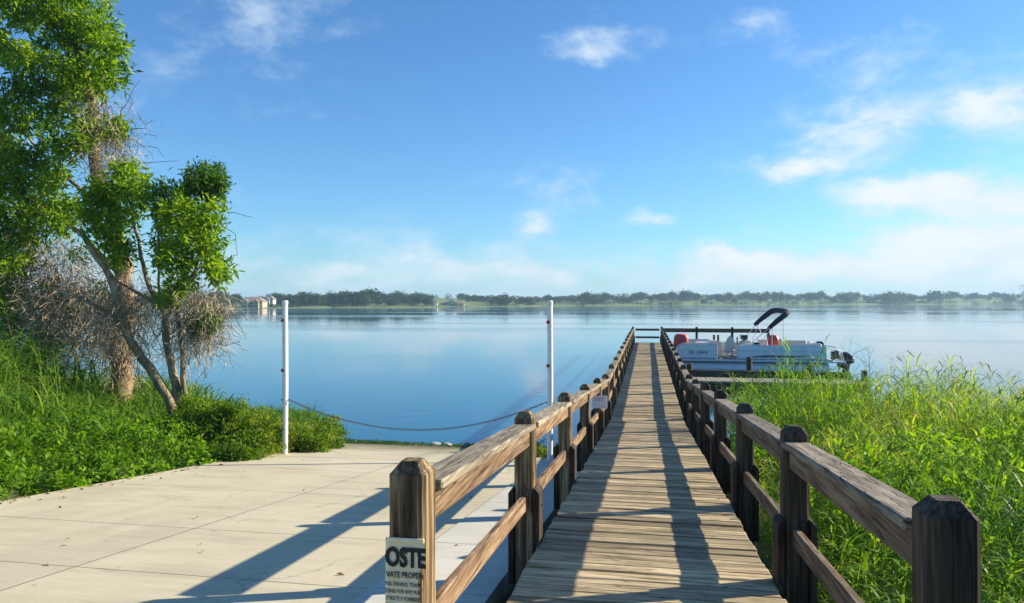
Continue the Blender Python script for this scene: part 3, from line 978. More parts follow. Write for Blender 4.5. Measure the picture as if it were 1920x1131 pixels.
    MB().tube([(8.02, 1.2, .48), (8.02, 1.2, .2), (8.04, 1.2, -.4)], [.16, .12, .08], 10).build('motor_leg', 'motor_black', m)
    MB().cbox((7.62, 1.05, .30), (7.9, 1.35, .52), .02).build('motor_bracket', 'motor_black', m)
    return X0, Y0
BX, BY = pontoon_boat()

def red_bag(loc, size, label, cat='cushion'):
    """soft slumped cushion bag"""
    me = bpy.data.meshes.new('red_cushion')
    bm = bmesh.new(); bmesh.ops.create_icosphere(bm, subdivisions=3, radius=1)
    for v in bm.verts:
        p = v.co
        k = 1 + .18 * mnoise.noise(p * 1.7 + Vector(loc))
        v.co = Vector((math.copysign(abs(p.x) ** .6, p.x) * size[0] * k, math.copysign(abs(p.y) ** .6, p.y) * size[1] * k, math.copysign(abs(p.z) ** .7, p.z) * size[2] * k))
    bm.to_mesh(me); bm.free()
    o = link('red_cushion', me, 'red_vinyl', smooth=True, loc=loc)
    return tag(o, label, cat, 'red cushions on the boat')
red_bag((BX + .42, BY + .42, 1.36), (.34, .28, .30), 'bright red cushions piled on the bow seat of the boat next to the boardwalk')
red_bag((BX + 4.62, BY + .42, 1.34), (.24, .2, .30), 'dull red cushion on the stern seat under the folded navy canvas')

# ------------------------------------------------------------------ trees on the left bank
def jit(pts, a):
    return [p + Vector((random.uniform(-a, a), random.uniform(-a, a), random.uniform(-a, a) * .5)) for p in pts]
def limb_path(pix, d0, d1, wob=.06, sub=3):
    ps = [at(x, y, d0 + (d1 - d0) * i / max(1, len(pix) - 1)) for i, (x, y) in enumerate(pix)]
    out = []
    for a, b in zip(ps[:-1], ps[1:]):
        for k in range(sub):
            out.append(a.lerp(b, k / sub))
    out.append(ps[-1])
    return [out[0]] + jit(out[1:-1], wob) + [out[-1]]
def taper(n, r0, r1): return [r0 + (r1 - r0) * (i / (n - 1)) ** .8 for i in range(n)]

def vine_strands(parent, spots, d, spread, count, length, name='dry_vine', mat='dry_vine', rad=.006):
    """tangles of leafless vine: short kinked strands that hang and cross"""
    V = []; Q = []; n = 0
    for (x, y, r, cnt) in spots:
        c = np.array(at(x, y, d)); rr = r / FPX * d
        N = int(cnt * count)
        p = c + rng.normal(size=(N, 3)) * np.array([rr, spread, rr]) * .55
        step = length * rng.uniform(.5, 1.3, N) / 5
        a = rng.normal(size=(N, 3)) * .60 + np.array([0, 0, -1.0])
        rows = []
        wd = rad * rng.uniform(.5, 1.3, N)[:, None]
        for k in range(6):
            s = np.cross(a, rng.normal(size=(N, 3))); s /= np.linalg.norm(s, axis=1, keepdims=True) + 1e-6
            rows.append(p - s * wd); rows.append(p + s * wd)
            a = a + rng.normal(size=(N, 3)) * .55
            a[:, 2] -= .22
            a /= np.linalg.norm(a, axis=1, keepdims=True)
            p = p + a * step[:, None]
        V.append(np.stack(rows, 1).reshape(-1, 3))
        o = n + np.arange(N)[:, None] * 12
        for k in range(5): Q.append(o + np.array([[2*k, 2*k+1, 2*k+3, 2*k+2]]))
        n += N * 12
    me = np_mesh(name, np.concatenate(V), [np.concatenate(Q)])
    return link(name, me, mat, parent)

def big_tree():
    d = 16.5
    base = at(236, 800, d)
    t = thing('vine_draped_tree', 'tall leafy tree with thick brown trunk at the left edge of the photo', 'tree', base)
    bpy.context.view_layer.update()
    inv = Matrix.Translation(-base)
    def local(o): o.data.transform(inv); return o
    main = limb_path([(236, 830), (228, 740), (226, 660), (238, 590), (232, 500), (205, 400), (178, 300), (172, 200), (150, 110), (120, 40), (90, -60)], d, d + .3)
    local(MB().tube(main, [.34, .31] + taper(len(main) - 2, .27, .05), 12).build('trunk', 'bark_brown', t, smooth=True))
    for pix, r0, dd in (([(232, 520), (150, 440), (60, 380), (-40, 330)], .13, -.5), ([(205, 400), (120, 330), (40, 250), (-30, 190)], .10, .8),
                        ([(176, 260), (110, 180), (40, 110), (-30, 60)], .08, -.6), ([(172, 190), (200, 130), (215, 70)], .05, .3), ([(228, 600), (120, 540), (20, 520)], .10, -.8),
                        ([(150, 110), (60, 20), (0, -60)], .06, .4)):
        pth = limb_path(pix, d + .1, d + dd)
        local(MB().tube(pth, taper(len(pth), r0 * .6, .012), 8).build('limb', 'bark_brown', t, smooth=True))
    lf = Leaves()
    cl = [(25, 8, 34), (60, 20, 40), (110, 12, 45), (150, 28, 45), (185, 58, 40), (205, 100, 34), (202, 138, 28), (160, 88, 44), (120, 58, 38), (168, 138, 34), (135, 128, 34), (142, 180, 34), (166, 168, 26),
          (82, 108, 26), (48, 108, 26), (14, 100, 24), (110, 150, 26), (60, 152, 32), (100, 186, 30), (30, 182, 28), (95, 214, 20), (20, 216, 32), (46, 228, 20), (150, 236, 22), (168, 256, 18), (206, 246, 22), (146, 266, 16), (216, 238, 13),
          (12, 270, 24), (100, 256, 20), (122, 285, 22), (70, 300, 28), (92, 326, 30), (30, 312, 33), (8, 352, 38), (66, 366, 33), (38, 402, 36), (78, 402, 28), (8, 432, 38), (60, 442, 28), (96, 346, 24), (128, 398, 24), (142, 384, 18), (114, 422, 20),
          (0, 482, 38), (30, 482, 28), (10, 560, 24), (15, 540, 20), (-40, 560, 50), (5, 620, 26), (-50, 640, 60),
          (-60, 60, 70), (-70, 170, 70), (-60, 280, 70), (-60, 400, 70), (-50, 490, 50), (100, -70, 80), (30, -60, 70), (-60, -60, 100), (60, -150, 100)]
    for (x, y, r) in cl:
        dd = d + rng.uniform(-.9, .9)
        c = at(x, y, dd) - base; rr = r / FPX * dd
        lf.clump(c, (rr * .94, rr * 1.1, rr * .84), int(14 + 180 * rr * rr), 11, .165, .062, tint0=.56 + rng.uniform(-.12, .12), tvar=.22, shell=.35)
    lf.build('crown', 'leaf_tree', t)
    lf = Leaves()
    for (x, y, r) in [(60, 520, 30), (150, 480, 22), (110, 545, 26), (40, 590, 30), (150, 580, 22), (80, 640, 22), (190, 540, 18), (30, 430, 34), (15, 300, 26)]:
        c = at(x, y, d - .2) - base; rr = r / FPX * d
        lf.clump(c, (rr, rr, rr), 26, 8, .10, .04, tint0=.45, tvar=.25, shell=.1)
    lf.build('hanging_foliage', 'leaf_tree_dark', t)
    vn = vine_strands(t, [(205, 250, 36, 1.0), (215, 300, 30, .8), (190, 200, 26, .5), (110, 480, 70, 1.9), (130, 560, 75, 3.2), (90, 620, 60, 2.0), (60, 600, 70, 2.0), (30, 520, 50, 1.2), (20, 300, 40, .5), (30, 440, 60, .8), (190, 600, 60, 2.2), (220, 650, 40, 1.0), (90, 650, 50, .5)], d - .1, .5, 230, 1.0)
    local(vn)
    tw = MB()
    for pix in ([(225, 210), (250, 170), (262, 150)], [(215, 250), (270, 240), (285, 225)], [(225, 320), (270, 305), (335, 302)], [(230, 170), (248, 185), (240, 215)], [(180, 30), (215, 90)]):
        pth = limb_path(pix, d, d + .2, .03)
        tw.tube(pth, taper(len(pth), .012, .004), 5)
    local(tw.build('bare_twig', 'twig', t))
big_tree()

def small_tree():
    d = 15.0
    base = at(336, 790, d)
    t = thing('three_stemmed_tree', 'smaller tree with three slender pale stems rising from one foot', 'tree', base)
    inv = Matrix.Translation(-base)
    def local(o): o.data.transform(inv); return o
    for pix, r0, r1, dd in (([(332, 810), (318, 745), (280, 690), (246, 640), (228, 590), (205, 520), (175, 470), (150, 430)], .115, .05, -.4),
                            ([(338, 810), (332, 740), (320, 680), (312, 610), (306, 575), (280, 540), (262, 480), (250, 400)], .110, .03, .4),
                            ([(343, 810), (345, 740), (343, 660), (330, 600), (338, 540), (352, 470), (368, 400)], .070, .02, .1)):
        pth = limb_path(pix, d, d + dd, .03)
        local(MB().tube(pth, taper(len(pth), r0, r1), 10).build('stem', 'bark_pale', t, smooth=True))
    for pix, r0 in (([(306, 570), (265, 555), (225, 530), (190, 490)], .06), ([(316, 590), (365, 520), (395, 460)], .04), ([(300, 560), (292, 480), (296, 420)], .03), ([(338, 560), (375, 480), (385, 380)], .03), ([(230, 600), (150, 560), (90, 540)], .05)):
        pth = limb_path(pix, d, d + rng.uniform(-.4, .4), .03)
        local(MB().tube(pth, taper(len(pth), r0, .012), 8).build('branch', 'bark_pale', t, smooth=True))
    cl = [(235, 320, 19), (250, 340, 23), (260, 365, 23), (225, 345, 25), (187, 355, 23), (205, 380, 27), (240, 390, 27), (180, 385, 19), (215, 410, 23), (205, 445, 25), (230, 465, 22), (185, 440, 19), (225, 485, 17), (170, 410, 15),
          (307, 375, 27), (330, 370, 23), (308, 408, 20), (336, 400, 31), (365, 396, 27), (395, 402, 25), (375, 430, 31), (341, 440, 31), (312, 450, 24), (400, 450, 25), (355, 475, 31), (390, 490, 25), (414, 505, 19), (322, 490, 26), (405, 515, 15), (345, 520, 22), (327, 545, 18), (315, 560, 13), (302, 480, 16)]
    lf = Leaves()
    for (x, y, r) in cl:
        dd = d + rng.uniform(-.55, .55)
        c = at(x, y, dd) - base; rr = r / FPX * dd
        lf.clump(c, (rr * .92, rr * 1.05, rr * .86), int(14 + 220 * rr * rr), 11, .15, .056, tint0=.60 + rng.uniform(-.12, .12), tvar=.22, shell=.35)
    lf.build('crown', 'leaf_tree', t)
    lf = Leaves()
    for (x, y, r) in [(370, 332, 21), (395, 326, 22), (385, 350, 22), (402, 364, 17), (360, 352, 15), (410, 340, 11), (385, 605, 18), (397, 595, 12)]:
        dd = d + rng.uniform(-.3, .6)
        c = at(x, y, dd) - base; rr = r / FPX * dd
        lf.clump(c, rr, int(26 + 420 * rr * rr), 15, .10, .042, tint0=.45, tvar=.2)
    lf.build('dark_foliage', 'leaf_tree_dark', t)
    local(vine_strands(t, [(300, 600, 40, .5), (365, 590, 44, 2.8), (390, 565, 26, 1.4), (225, 600, 46, 1.0), (250, 560, 46, 1.6), (350, 640, 30, .4), (380, 630, 26, .5), (200, 560, 46, 1.0), (200, 640, 30, .3)], d, .45, 190, .80))
    tw = MB()
    for pix in ([(410, 395), (440, 400), (475, 408)], [(412, 420), (440, 440), (445, 480)], [(400, 640), (420, 650), (450, 640)]):
        pth = limb_path(pix, d, d + .2, .02)
        tw.tube(pth, taper(len(pth), .010, .004), 5)
    local(tw.build('bare_twig', 'twig', t))
small_tree()

# ------------------------------------------------------------------ left bank vegetation
def scatter(n, xr, yr):
    x = rng.uniform(*xr, n); y = rng.uniform(*yr, n)
    return x, y
def gz(x, y): return np.maximum(ground_z(x, y), -.05)

def left_grass():
    rb = Ribbons()
    # tall arching cane grass at the back and far left
    x, y = scatter(2500, (-15.5, -7.6), (6.3, 17.5))
    keep = (x < -8.0 - .16 * (y - 6) + rng.normal(size=len(x)) * .3) | (y > 14.6)
    x, y = x[keep], y[keep]
    hgt = np.clip(.75 + .16 * (-x - 8) + .35 * smooth(-9, -10.5, x), .6, 1.75) * rng.uniform(.75, 1.2, len(x)) * np.where(y > 13, .5, 1)
    hgt = np.where((x > -10.6) & (y > 9.5), hgt * .55, hgt)
    z = gz(x, y)
    for k in range(10):
        n = len(x); az = rng.uniform(0, 2 * np.pi, n)
        s = rng.uniform(0.0, .8, n)
        b = np.stack([x + rng.normal(size=n) * .09, y + rng.normal(size=n) * .09, z + hgt * s * .9], 1)
        rb.add(b, az, rng.uniform(1.0, 1.5, n), hgt * rng.uniform(.55, .95, n), rng.uniform(.022, .046, n), rng.uniform(1.3, 2.7, n), np.clip(.52 + rng.normal(size=n) * .24, 0, 1), seg=5)
    n = len(x)
    rb.add(np.stack([x, y, z], 1), rng.uniform(0, 6.3, n), rng.uniform(1.35, 1.57, n), hgt * 1.1, .022, rng.uniform(0, .3, n), .75, seg=3)
    # shorter grass filling the front of the bank
    x, y = scatter(17000, (-12.5, -6.85), (4.0, 17.2))
    z = gz(x, y); n = len(x)
    edge = smooth(-6.8, -8.3, x)
    rb.add(np.stack([x, y, z - .02], 1), rng.uniform(0, 6.3, n), rng.uniform(.9, 1.5, n), (.10 + .42 * edge) * rng.uniform(.6, 1.3, n), rng.uniform(.010, .02, n), rng.uniform(.5, 1.9, n), np.clip(.5 + rng.normal(size=n) * .2, 0, 1), seg=3)
    tag(rb.build('tall_grass', 'grass_left'), 'tall arching green grass crowding the left bank', 'grass', kind='stuff')
    lf = Leaves()
    # broad-leaved ground cover along the edge of the concrete
    for (cx, cy, r, hh, n) in [(-7.9, 7.2, .7, .32, 150), (-8.6, 8.2, .9, .40, 200), (-7.5, 8.9, .5, .22, 110), (-8.4, 9.8, .9, .42, 220), (-7.6, 10.6, .6, .26, 130), (-8.3, 11.6, .8, .34, 160), (-7.4, 12.0, .5, .26, 110), (-9.6, 6.6, .9, .45, 200),
                               (-7.3, 7.9, .35, .14, 60), (-7.25, 9.7, .3, .14, 50), (-7.2, 11.2, .3, .16, 50), (-8.9, 5.9, .8, .34, 160), (-9.2, 11.2, .8, .34, 150), (-9.0, 12.8, .8, .34, 150)]:
        c = (cx, cy, float(gz(cx, cy)) + hh * .4)
        lf.clump(c, (r, r, hh), n, 14, .085, .05, tint0=.5, tvar=.2, shell=.2)
    tag(lf.build('ground_cover', 'ground_leaf'), 'low broad-leaved weeds along the left edge of the concrete', 'ground cover', kind='stuff')
left_grass()

def shrub(px, py, d, r, h, label, mat='leaf_shrub', tint=.55, group='shrubs on the left bank', leaf=.075, dens=1.0):
    """leafy shrub: several stems and a loose mass of leaves"""
    p = at(px, py, d); p.z = max(float(ground_z(p.x, p.y)), -.02)
    t = thing('shrub', label, 'shrub', p, group=group)
    lf = Leaves(); st = MB()
    for k in range(7):
        a = k * .9 + rng.uniform(-.3, .3); rr = r * rng.uniform(.15, .75)
        c = Vector((math.cos(a) * rr, math.sin(a) * rr, h * rng.uniform(.35, .86)))
        lf.clump(c, (r * .42, r * .42, h * .26), int(46 * dens), 13, leaf, leaf * .45, tint0=tint + rng.uniform(-.12, .12), tvar=.2, shell=.2)
        st.tube([(0, 0, -.05), (c.x * .4, c.y * .4, c.z * .55), tuple(c)], [.016, .011, .005], 5)
    for k in range(5):                       # sprigs that stick out of the mass
        a = rng.uniform(0, 6.28); c = Vector((math.cos(a) * r * .7, math.sin(a) * r * .7, h * rng.uniform(.9, 1.15)))
        lf.clump(c, (.06, .06, .12), 7, 9, leaf * .9, leaf * .4, tint0=tint + .1)
        st.tube([(c.x * .6, c.y * .6, h * .5), tuple(c)], [.006, .004], 5)
    st.build('stem', 'twig', t); lf.build('foliage', mat, t)
shrub(412, 790, 13.6, .62, .80, 'bushy yellow-green shrub just right of the three-stemmed tree')
shrub(470, 800, 13.4, .80, .85, 'widest rounded green shrub between the three-stemmed tree and the left white pole', tint=.6)
shrub(512, 830, 13.9, .60, .62, 'low yellowish shrub touching the left side of the left white pole', tint=.78)
shrub(575, 835, 14.2, .65, .55, 'low green shrub directly right of the left white pole', tint=.48)
shrub(372, 790, 14.6, .42, .66, 'upright leafy shrub at the foot of the three-stemmed tree', tint=.5)
shrub(618, 832, 15.0, .42, .58, 'sparse twiggy shrub at the water end of the left bank', tint=.4, dens=.4)
shrub(1004, 850, 13.9, .26, .36, 'tiny weed at the foot of the right white pole', tint=.6, dens=.35, group='weeds by the ramp', leaf=.05)
shrub(435, 835, 12.6, .5, .36, 'low leafy shrub in front of the round shrubs at the concrete edge', tint=.42)
shrub(205, 800, 14.6, .6, .48, 'dark green shrub hiding the foot of the thick brown trunk', tint=.38)

# ------------------------------------------------------------------ right bank vegetation
def right_grass():
    rb = Ribbons()
    x, y = scatter(9000, (1.15, 15.5), (2.0, 17.3))
    keep = (x < 3.2 + .62 * y) & ~((x < 1.6) & (y > 13.5))
    x, y = x[keep], y[keep]; n = len(x)
    z = gz(x, y)
    base_h = .36 + .58 * smooth(3.0, 9.0, y) + .55 * smooth(9, 14.5, y)
    base_h = base_h * (1 - .045 * np.clip(x - 4.5, 0, 7)) * (1 + .03 * smooth(5.5, 3.0, x) * smooth(9, 12, y)) * (1 + .16 * np.sin(x * 1.1 + y * .8) + .12 * np.sin(x * 2.7 - y * 1.3)) * (.62 + .38 * smooth(1.1, 2.6, x))
    hgt = base_h * rng.uniform(.7, 1.25, n)
    patch = .45 + .16 * np.sin(x * .9 - y * .7) + .12 * np.sin(x * 2.3 + y * 1.9)
    lean = rng.uniform(0, 6.3, n); la = rng.uniform(0, .28, n)
    rb.add(np.stack([x, y, z], 1), lean, 1.57 - la, hgt * 1.05, .012, .15, np.clip(patch, 0, 1), seg=3)
    for k in range(10):
        s = rng.uniform(.02, .95, n); az = rng.uniform(0, 6.3, n)
        b = np.stack([x + np.cos(lean) * la * hgt * s, y + np.sin(lean) * la * hgt * s, z + hgt * s], 1)
        rb.add(b, az, rng.uniform(.55, 1.35, n), (.16 + .20 * base_h) * rng.uniform(.7, 1.35, n), rng.uniform(.014, .032, n), rng.uniform(1.2, 2.7, n), np.clip(patch + rng.normal(size=n) * .17, 0, 1), seg=3)
    # fine short grass nearer the camera
    x, y = scatter(15000, (1.05, 6.5), (1.6, 9.0)); n = len(x)
    rb.add(np.stack([x, y, gz(x, y) - .02], 1), rng.uniform(0, 6.3, n), rng.uniform(.7, 1.5, n), rng.uniform(.18, .46, n), rng.uniform(.005, .011, n), rng.uniform(.8, 2.3, n), np.clip(.5 + rng.normal(size=n) * .2, 0, 1), seg=4)
    tag(rb.build('bank_grass', 'grass_right'), 'bright yellow-green grass filling the bank right of the boardwalk', 'grass', kind='stuff')
    lf = Leaves()
    for k in range(230):
        cx = rng.uniform(1.6, 11); cy = rng.uniform(max(6.8, (cx - 3) / .7), 15)
        lf.clump((cx, cy, float(gz(cx, cy)) + rng.uniform(.2, .75)), (.36, .36, .30), 30, 8, .085, .036, tint0=.58, tvar=.2, shell=.1)
    tag(lf.build('bank_weeds', 'ground_leaf'), 'small-leaved weeds mixed through the grass on the right bank', 'weeds', kind='stuff')
right_grass()

def bank_clump(px, py, d, label, h, r, mat, tint, n):
    """a distinct tuft of taller cane standing out of the grass"""
    p = at(px, py, d); p.z = float(gz(p.x, p.y))
    t = thing('grass_tuft', label, 'grass tuft', p, group='taller tufts on the right bank')
    rb = Ribbons()
    a = rng.uniform(0, 6.3, n); rr = r * np.sqrt(rng.uniform(0, 1, n))
    b = np.stack([np.cos(a) * rr, np.sin(a) * rr, np.zeros(n)], 1)
    hh = h * rng.uniform(.6, 1.1, n)
    rb.add(b, a, 1.57 - .3 * rng.uniform(0, 1, n), hh, .012, .2, tint, seg=3)
    for k in range(9):
        s = rng.uniform(.15, 1, n); q = b.copy(); q[:, 2] += hh * s * .97; q[:, :2] *= (1 + .45 * s)[:, None]
        rb.add(q, rng.uniform(0, 6.3, n), rng.uniform(.3, 1.3, n), rng.uniform(.18, .40, n), rng.uniform(.012, .022, n), rng.uniform(.6, 1.9, n), np.clip(tint + rng.normal(size=n) * .17, 0, 1), seg=3)
    rb.build('blades', mat, t)
bank_clump(1530, 760, 14.0, 'tall yellow-green tuft standing in front of the boat stern', 1.50, .62, 'grass_right', .66, 90)
bank_clump(1672, 770, 13.0, 'slim tall tuft poking above the grass right of the outboard motor', 1.55, .22, 'grass_right', .6, 28)
bank_clump(1735, 780, 12.5, 'broad tuft on the bank crest right of the slim tall tuft', 1.32, .5, 'grass_right', .5, 70)
bank_clump(1885, 800, 11.0, 'dense tuft at the right edge of the photo on the bank crest', 1.22, .6, 'grass_right', .5, 90)
bank_clump(1595, 780, 13.0, 'leafy tuft below the outboard motor', 1.15, .55, 'grass_right', .55, 80)

def seed_stalk(px, py_base, py_top, d, label, spread):
    """thin dry stalk ending in a sparse branching seed head"""
    p = at(px, py_base, d); p.z = float(gz(p.x, p.y))
    top = at(px, py_top, d)
    t = thing('seed_stalk', label, 'stalk', p, group='dry seed stalks above the grass')
    h = top.z - p.z
    MB().tube([(0, 0, 0), (.02, 0, h * .5), (0, .02, h * .80)], [.005, .004, .003], 5).build('stem', 'seed_head', t)
    q = MB()
    for k in range(13):
        a = rng.uniform(0, 6.28); e = rng.uniform(.3, 1.2); L = spread * rng.uniform(.5, 1); z0 = h * rng.uniform(.55, .8)
        dv = Vector((math.cos(a) * math.cos(e), math.sin(a) * math.cos(e), math.sin(e)))
        s = Vector((0, .015, z0)); m = s + dv * L * .5
        q.tube([s, m, s + dv * L + Vector((0, 0, -.03))], [.0022, .0018, .0012], 4)
        for j in range(2):
            d2 = (dv + Vector((rng.normal() * .5, rng.normal() * .5, rng.normal() * .3))).normalized()
            q.tube([m, m + d2 * L * .35], [.0016, .001], 4)
    q.build('seed_head', 'seed_head', t)
seed_stalk(1590, 800, 610, 13.5, 'leftmost thin dry seed stalk standing against the pale water', .5)
seed_stalk(1630, 800, 605, 13.0, 'middle thin dry seed stalk standing against the pale water', .5)
seed_stalk(1700, 790, 625, 12.5, 'thin dry seed stalk above the broad tuft on the bank crest', .42)
seed_stalk(1785, 800, 640, 12.0, 'rightmost faint dry seed stalk over the grass', .4)

shrub(1468, 775, 16.2, .42, .92, 'reddish brown withered shrub beside the boardwalk under the side pier', mat='dry_leaf', tint=.35, group='plants at the lake end of the right bank', dens=.8)
shrub(1450, 790, 15.3, .5, .50, 'low yellow-green shrub below the reddish withered one', tint=.75, group='plants at the lake end of the right bank')

# ------------------------------------------------------------------ waterline stones and algae
def stones():
    spots = [(668, 832, .10), (700, 834, .07), (838, 836, .12), (816, 835, .13), (865, 837, .09), (760, 834, .06), (880, 839, .10), (640, 832, .08), (725, 833, .06)]
    spots.sort()
    word = ['leftmost', 'second', 'third', 'fourth', 'fifth', 'sixth', 'seventh', 'eighth', 'rightmost']
    for i, (px, py, r) in enumerate(spots):
        d = 1370 * 3.18 / (py - 566)
        p = at(px, py, d); p.z = -.005
        bm = bmesh.new(); bmesh.ops.create_icosphere(bm, subdivisions=2, radius=1)
        for v in bm.verts:
            k = 1 + .35 * mnoise.noise(v.co * 1.4 + Vector((i * 7.1, 0, 0)))
            v.co = Vector((v.co.x * r * 1.3 * k, v.co.y * r * k, v.co.z * r * .7 * k))
        me = bpy.data.meshes.new('stone'); bm.to_mesh(me); bm.free()
        o = link('stone', me, 'stone', smooth=True, loc=p)
        tag(o, word[i] + (' of the' if i in (0, 8) else ' from left of the') + ' small pale stones at the water edge of the ramp', 'stone', 'stones along the waterline')
    rb = Ribbons()
    x, y = scatter(9000, (-6.9, -1.1), (15.0, 15.9)); n = len(x)
    keep = rng.uniform(size=n) < (.35 + .65 * (np.sin(x * 1.7) * .5 + .5))
    x, y = x[keep], y[keep]; n = len(x)
    rb.add(np.stack([x, y, np.maximum(RAMP_S * (16 - y) * np.where(y < 15.4, 1, .25), .0)], 1), rng.uniform(0, 6.3, n), rng.uniform(.1, .9, n), rng.uniform(.05, .16, n), .025, 1.0, rng.uniform(0, .45, n), seg=2)
    tag(rb.build('waterline_weed', 'leaf_shrub'), 'dark green weed growing along the lake edge of the ramp', 'weed', kind='stuff')
stones()

def litter():
    lf = Leaves()
    x = np.concatenate([rng.uniform(-7.0, -1.3, 26), -7.0 + np.abs(rng.normal(size=160)) * .22])
    y = np.concatenate([rng.uniform(3, 14.5, 26), rng.uniform(3, 14.5, 160)])
    n = len(x); a = rng.uniform(0, 6.3, n)
    lf.add(np.stack([x, y, RAMP_S * (16 - y) + .012], 1), np.stack([np.cos(a), np.sin(a), rng.uniform(-.1, .15, n)], 1), rng.uniform(.03, .07, n), rng.uniform(.015, .03, n), rng.uniform(0, .7, n))
    tag(lf.build('leaf_litter', 'dry_leaf'), 'scattered dry leaves on the concrete ramp', 'leaf litter', kind='stuff')
litter()

# ------------------------------------------------------------------ far shore
def shore_d(px):
    return float(np.interp(px, [-400, 0, 410, 800, 1100, 1500, 1920, 2400], [300, 305, 318, 400, 520, 690, 860, 950]))
def gpt(px, d, z=0.0):
    p = at(px, 566, d); p.z = z; return p
def rise(px):   # height of the land behind the shoreline
    return float(np.interp(px, [-400, 400, 700, 820, 1000, 1180, 1400, 1920, 2400], [3, 3, 4.5, 6, 4, 9, 8, 13, 14]))
RO = [-6, 0, 10, 45, 110, 220, 420]
RF = [-.9, .02, .10, .35, .70, 1.0, 1.15]
def far_z(px, off): return rise(px) * float(np.interp(off, RO, RF))
def far_shore():
    cols = np.linspace(-400, 2400, 141); V = []
    for c in cols:
        for o, f in zip(RO, RF):
            w = 6 * math.sin(c * .031) + 4 * math.sin(c * .083)
            zz = rise(c) * f + (.6 * math.sin(c * .05 + o * .05) if o > 10 else 0)
            V.append(gpt(c, shore_d(c) + o + w, zz if o >= 0 else -1.2))
    n = len(RO)
    F = [(i*n+j, (i+1)*n+j, (i+1)*n+j+1, i*n+j+1) for i in range(len(cols)-1) for j in range(n-1)]
    me = bpy.data.meshes.new('far_shore'); me.from_pydata([tuple(v) for v in V], [], F); me.update()
    tag(link('far_shore', me, 'far_grass', smooth=True), 'low green land across the lake', 'shore', kind='structure')
far_shore()

def far_tree_mesh(seed, pale=False):
    r = np.random.default_rng(seed)
    lf = Leaves()
    for k in range(9):
        a = r.uniform(0, 6.28); q = r.uniform(.1, .62)
        c = (math.cos(a) * q, math.sin(a) * q, r.uniform(.35, .82))
        lf.clump(c, (r.uniform(.26, .42), r.uniform(.26, .42), r.uniform(.16, .28)), 40, 3, .16, .13, tint0=r.uniform(.3, .6), tvar=.18, shell=.6)
    me = np_mesh('crown', np.concatenate(lf.V), [np.concatenate(lf.Q)], np.concatenate(lf.T))
    me.materials.append(M['far_leaf_pale' if pale else 'far_leaf'])
    return me
crowns = [far_tree_mesh(i) for i in range(6)] + [far_tree_mesh(20 + i, True) for i in range(2)]
tb = MB().tube([(0, 0, -.05), (.01, 0, .25), (0, .02, .6)], [.045, .035, .015], 7); trunk_me = tb.mesh('trunk'); trunk_me.materials.append(M['bark_brown'])
def far_tree(px, off, h, wide, label, group, var):
    d = shore_d(px) + off
    p = gpt(px, d, far_z(px, off) - .3)
    t = thing('far_tree', label, 'tree', p, rng.uniform(0, 6.3), group)
    t.scale = (wide, wide, h)
    for nm, me in (('crown', crowns[var % len(crowns)]), ('trunk', trunk_me)):
        o = bpy.data.objects.new(nm, me); COL.objects.link(o); o.parent = t
SEG = [(405, 450, 'left of the cream house'), (505, 540, 'right beside the cream house'), (540, 700, 'right of the left white pole'),
       (700, 810, 'above the far lawn'), (870, 1030, 'behind the low pale buildings'), (1030, 1190, 'just left of the boardwalk end'),
       (1190, 1480, 'above the moored boat'), (1480, 1920, 'right of the boat')]
ORD = ['first', 'second', 'third', 'fourth', 'fifth', 'sixth', 'seventh', 'eighth', 'ninth', 'tenth', 'eleventh', 'twelfth', 'thirteenth', 'fourteenth', 'fifteenth', 'sixteenth', 'seventeenth', 'eighteenth', 'nineteenth']
ORD += ['twentieth'] + ['twenty-' + q for q in ORD[:9]] + ['thirtieth'] + ['thirty-' + q for q in ORD[:9]]
cnt = [6, 4, 18, 15, 12, 16, 26, 36]
for (a, b, lab), n in zip(SEG, cnt):
    for i in range(n):
        px = a + (b - a) * (i + rng.uniform(.15, .85)) / n
        d = shore_d(px)
        near = a < 700
        off = rng.uniform(14, 50) if near else rng.uniform(10, 90)
        if 425 < px < 530: off = rng.uniform(48, 70)
        if 815 < px < 875: off = 90
        topy = {405: 552, 505: 553, 540: 552, 700: 554, 870: 560, 1030: 557, 1190: 554, 1480: 554}[a] + rng.uniform(-6, 7)
        ztop = 3.2 + (566 - topy) / FPX * (d + off)
        h = max(4.5, ztop - far_z(px, off)) / .98
        wide = h * rng.uniform(.75, 1.15) if near else h * rng.uniform(.8, 1.3)
        kind = int(rng.integers(0, 8 if not near else 6))
        far_tree(px, off, h, wide, ('pale' if kind > 5 else 'dark') + ' round far-shore tree, ' + ORD[i] + ' from left of those ' + lab, 'far shore trees ' + lab, kind)
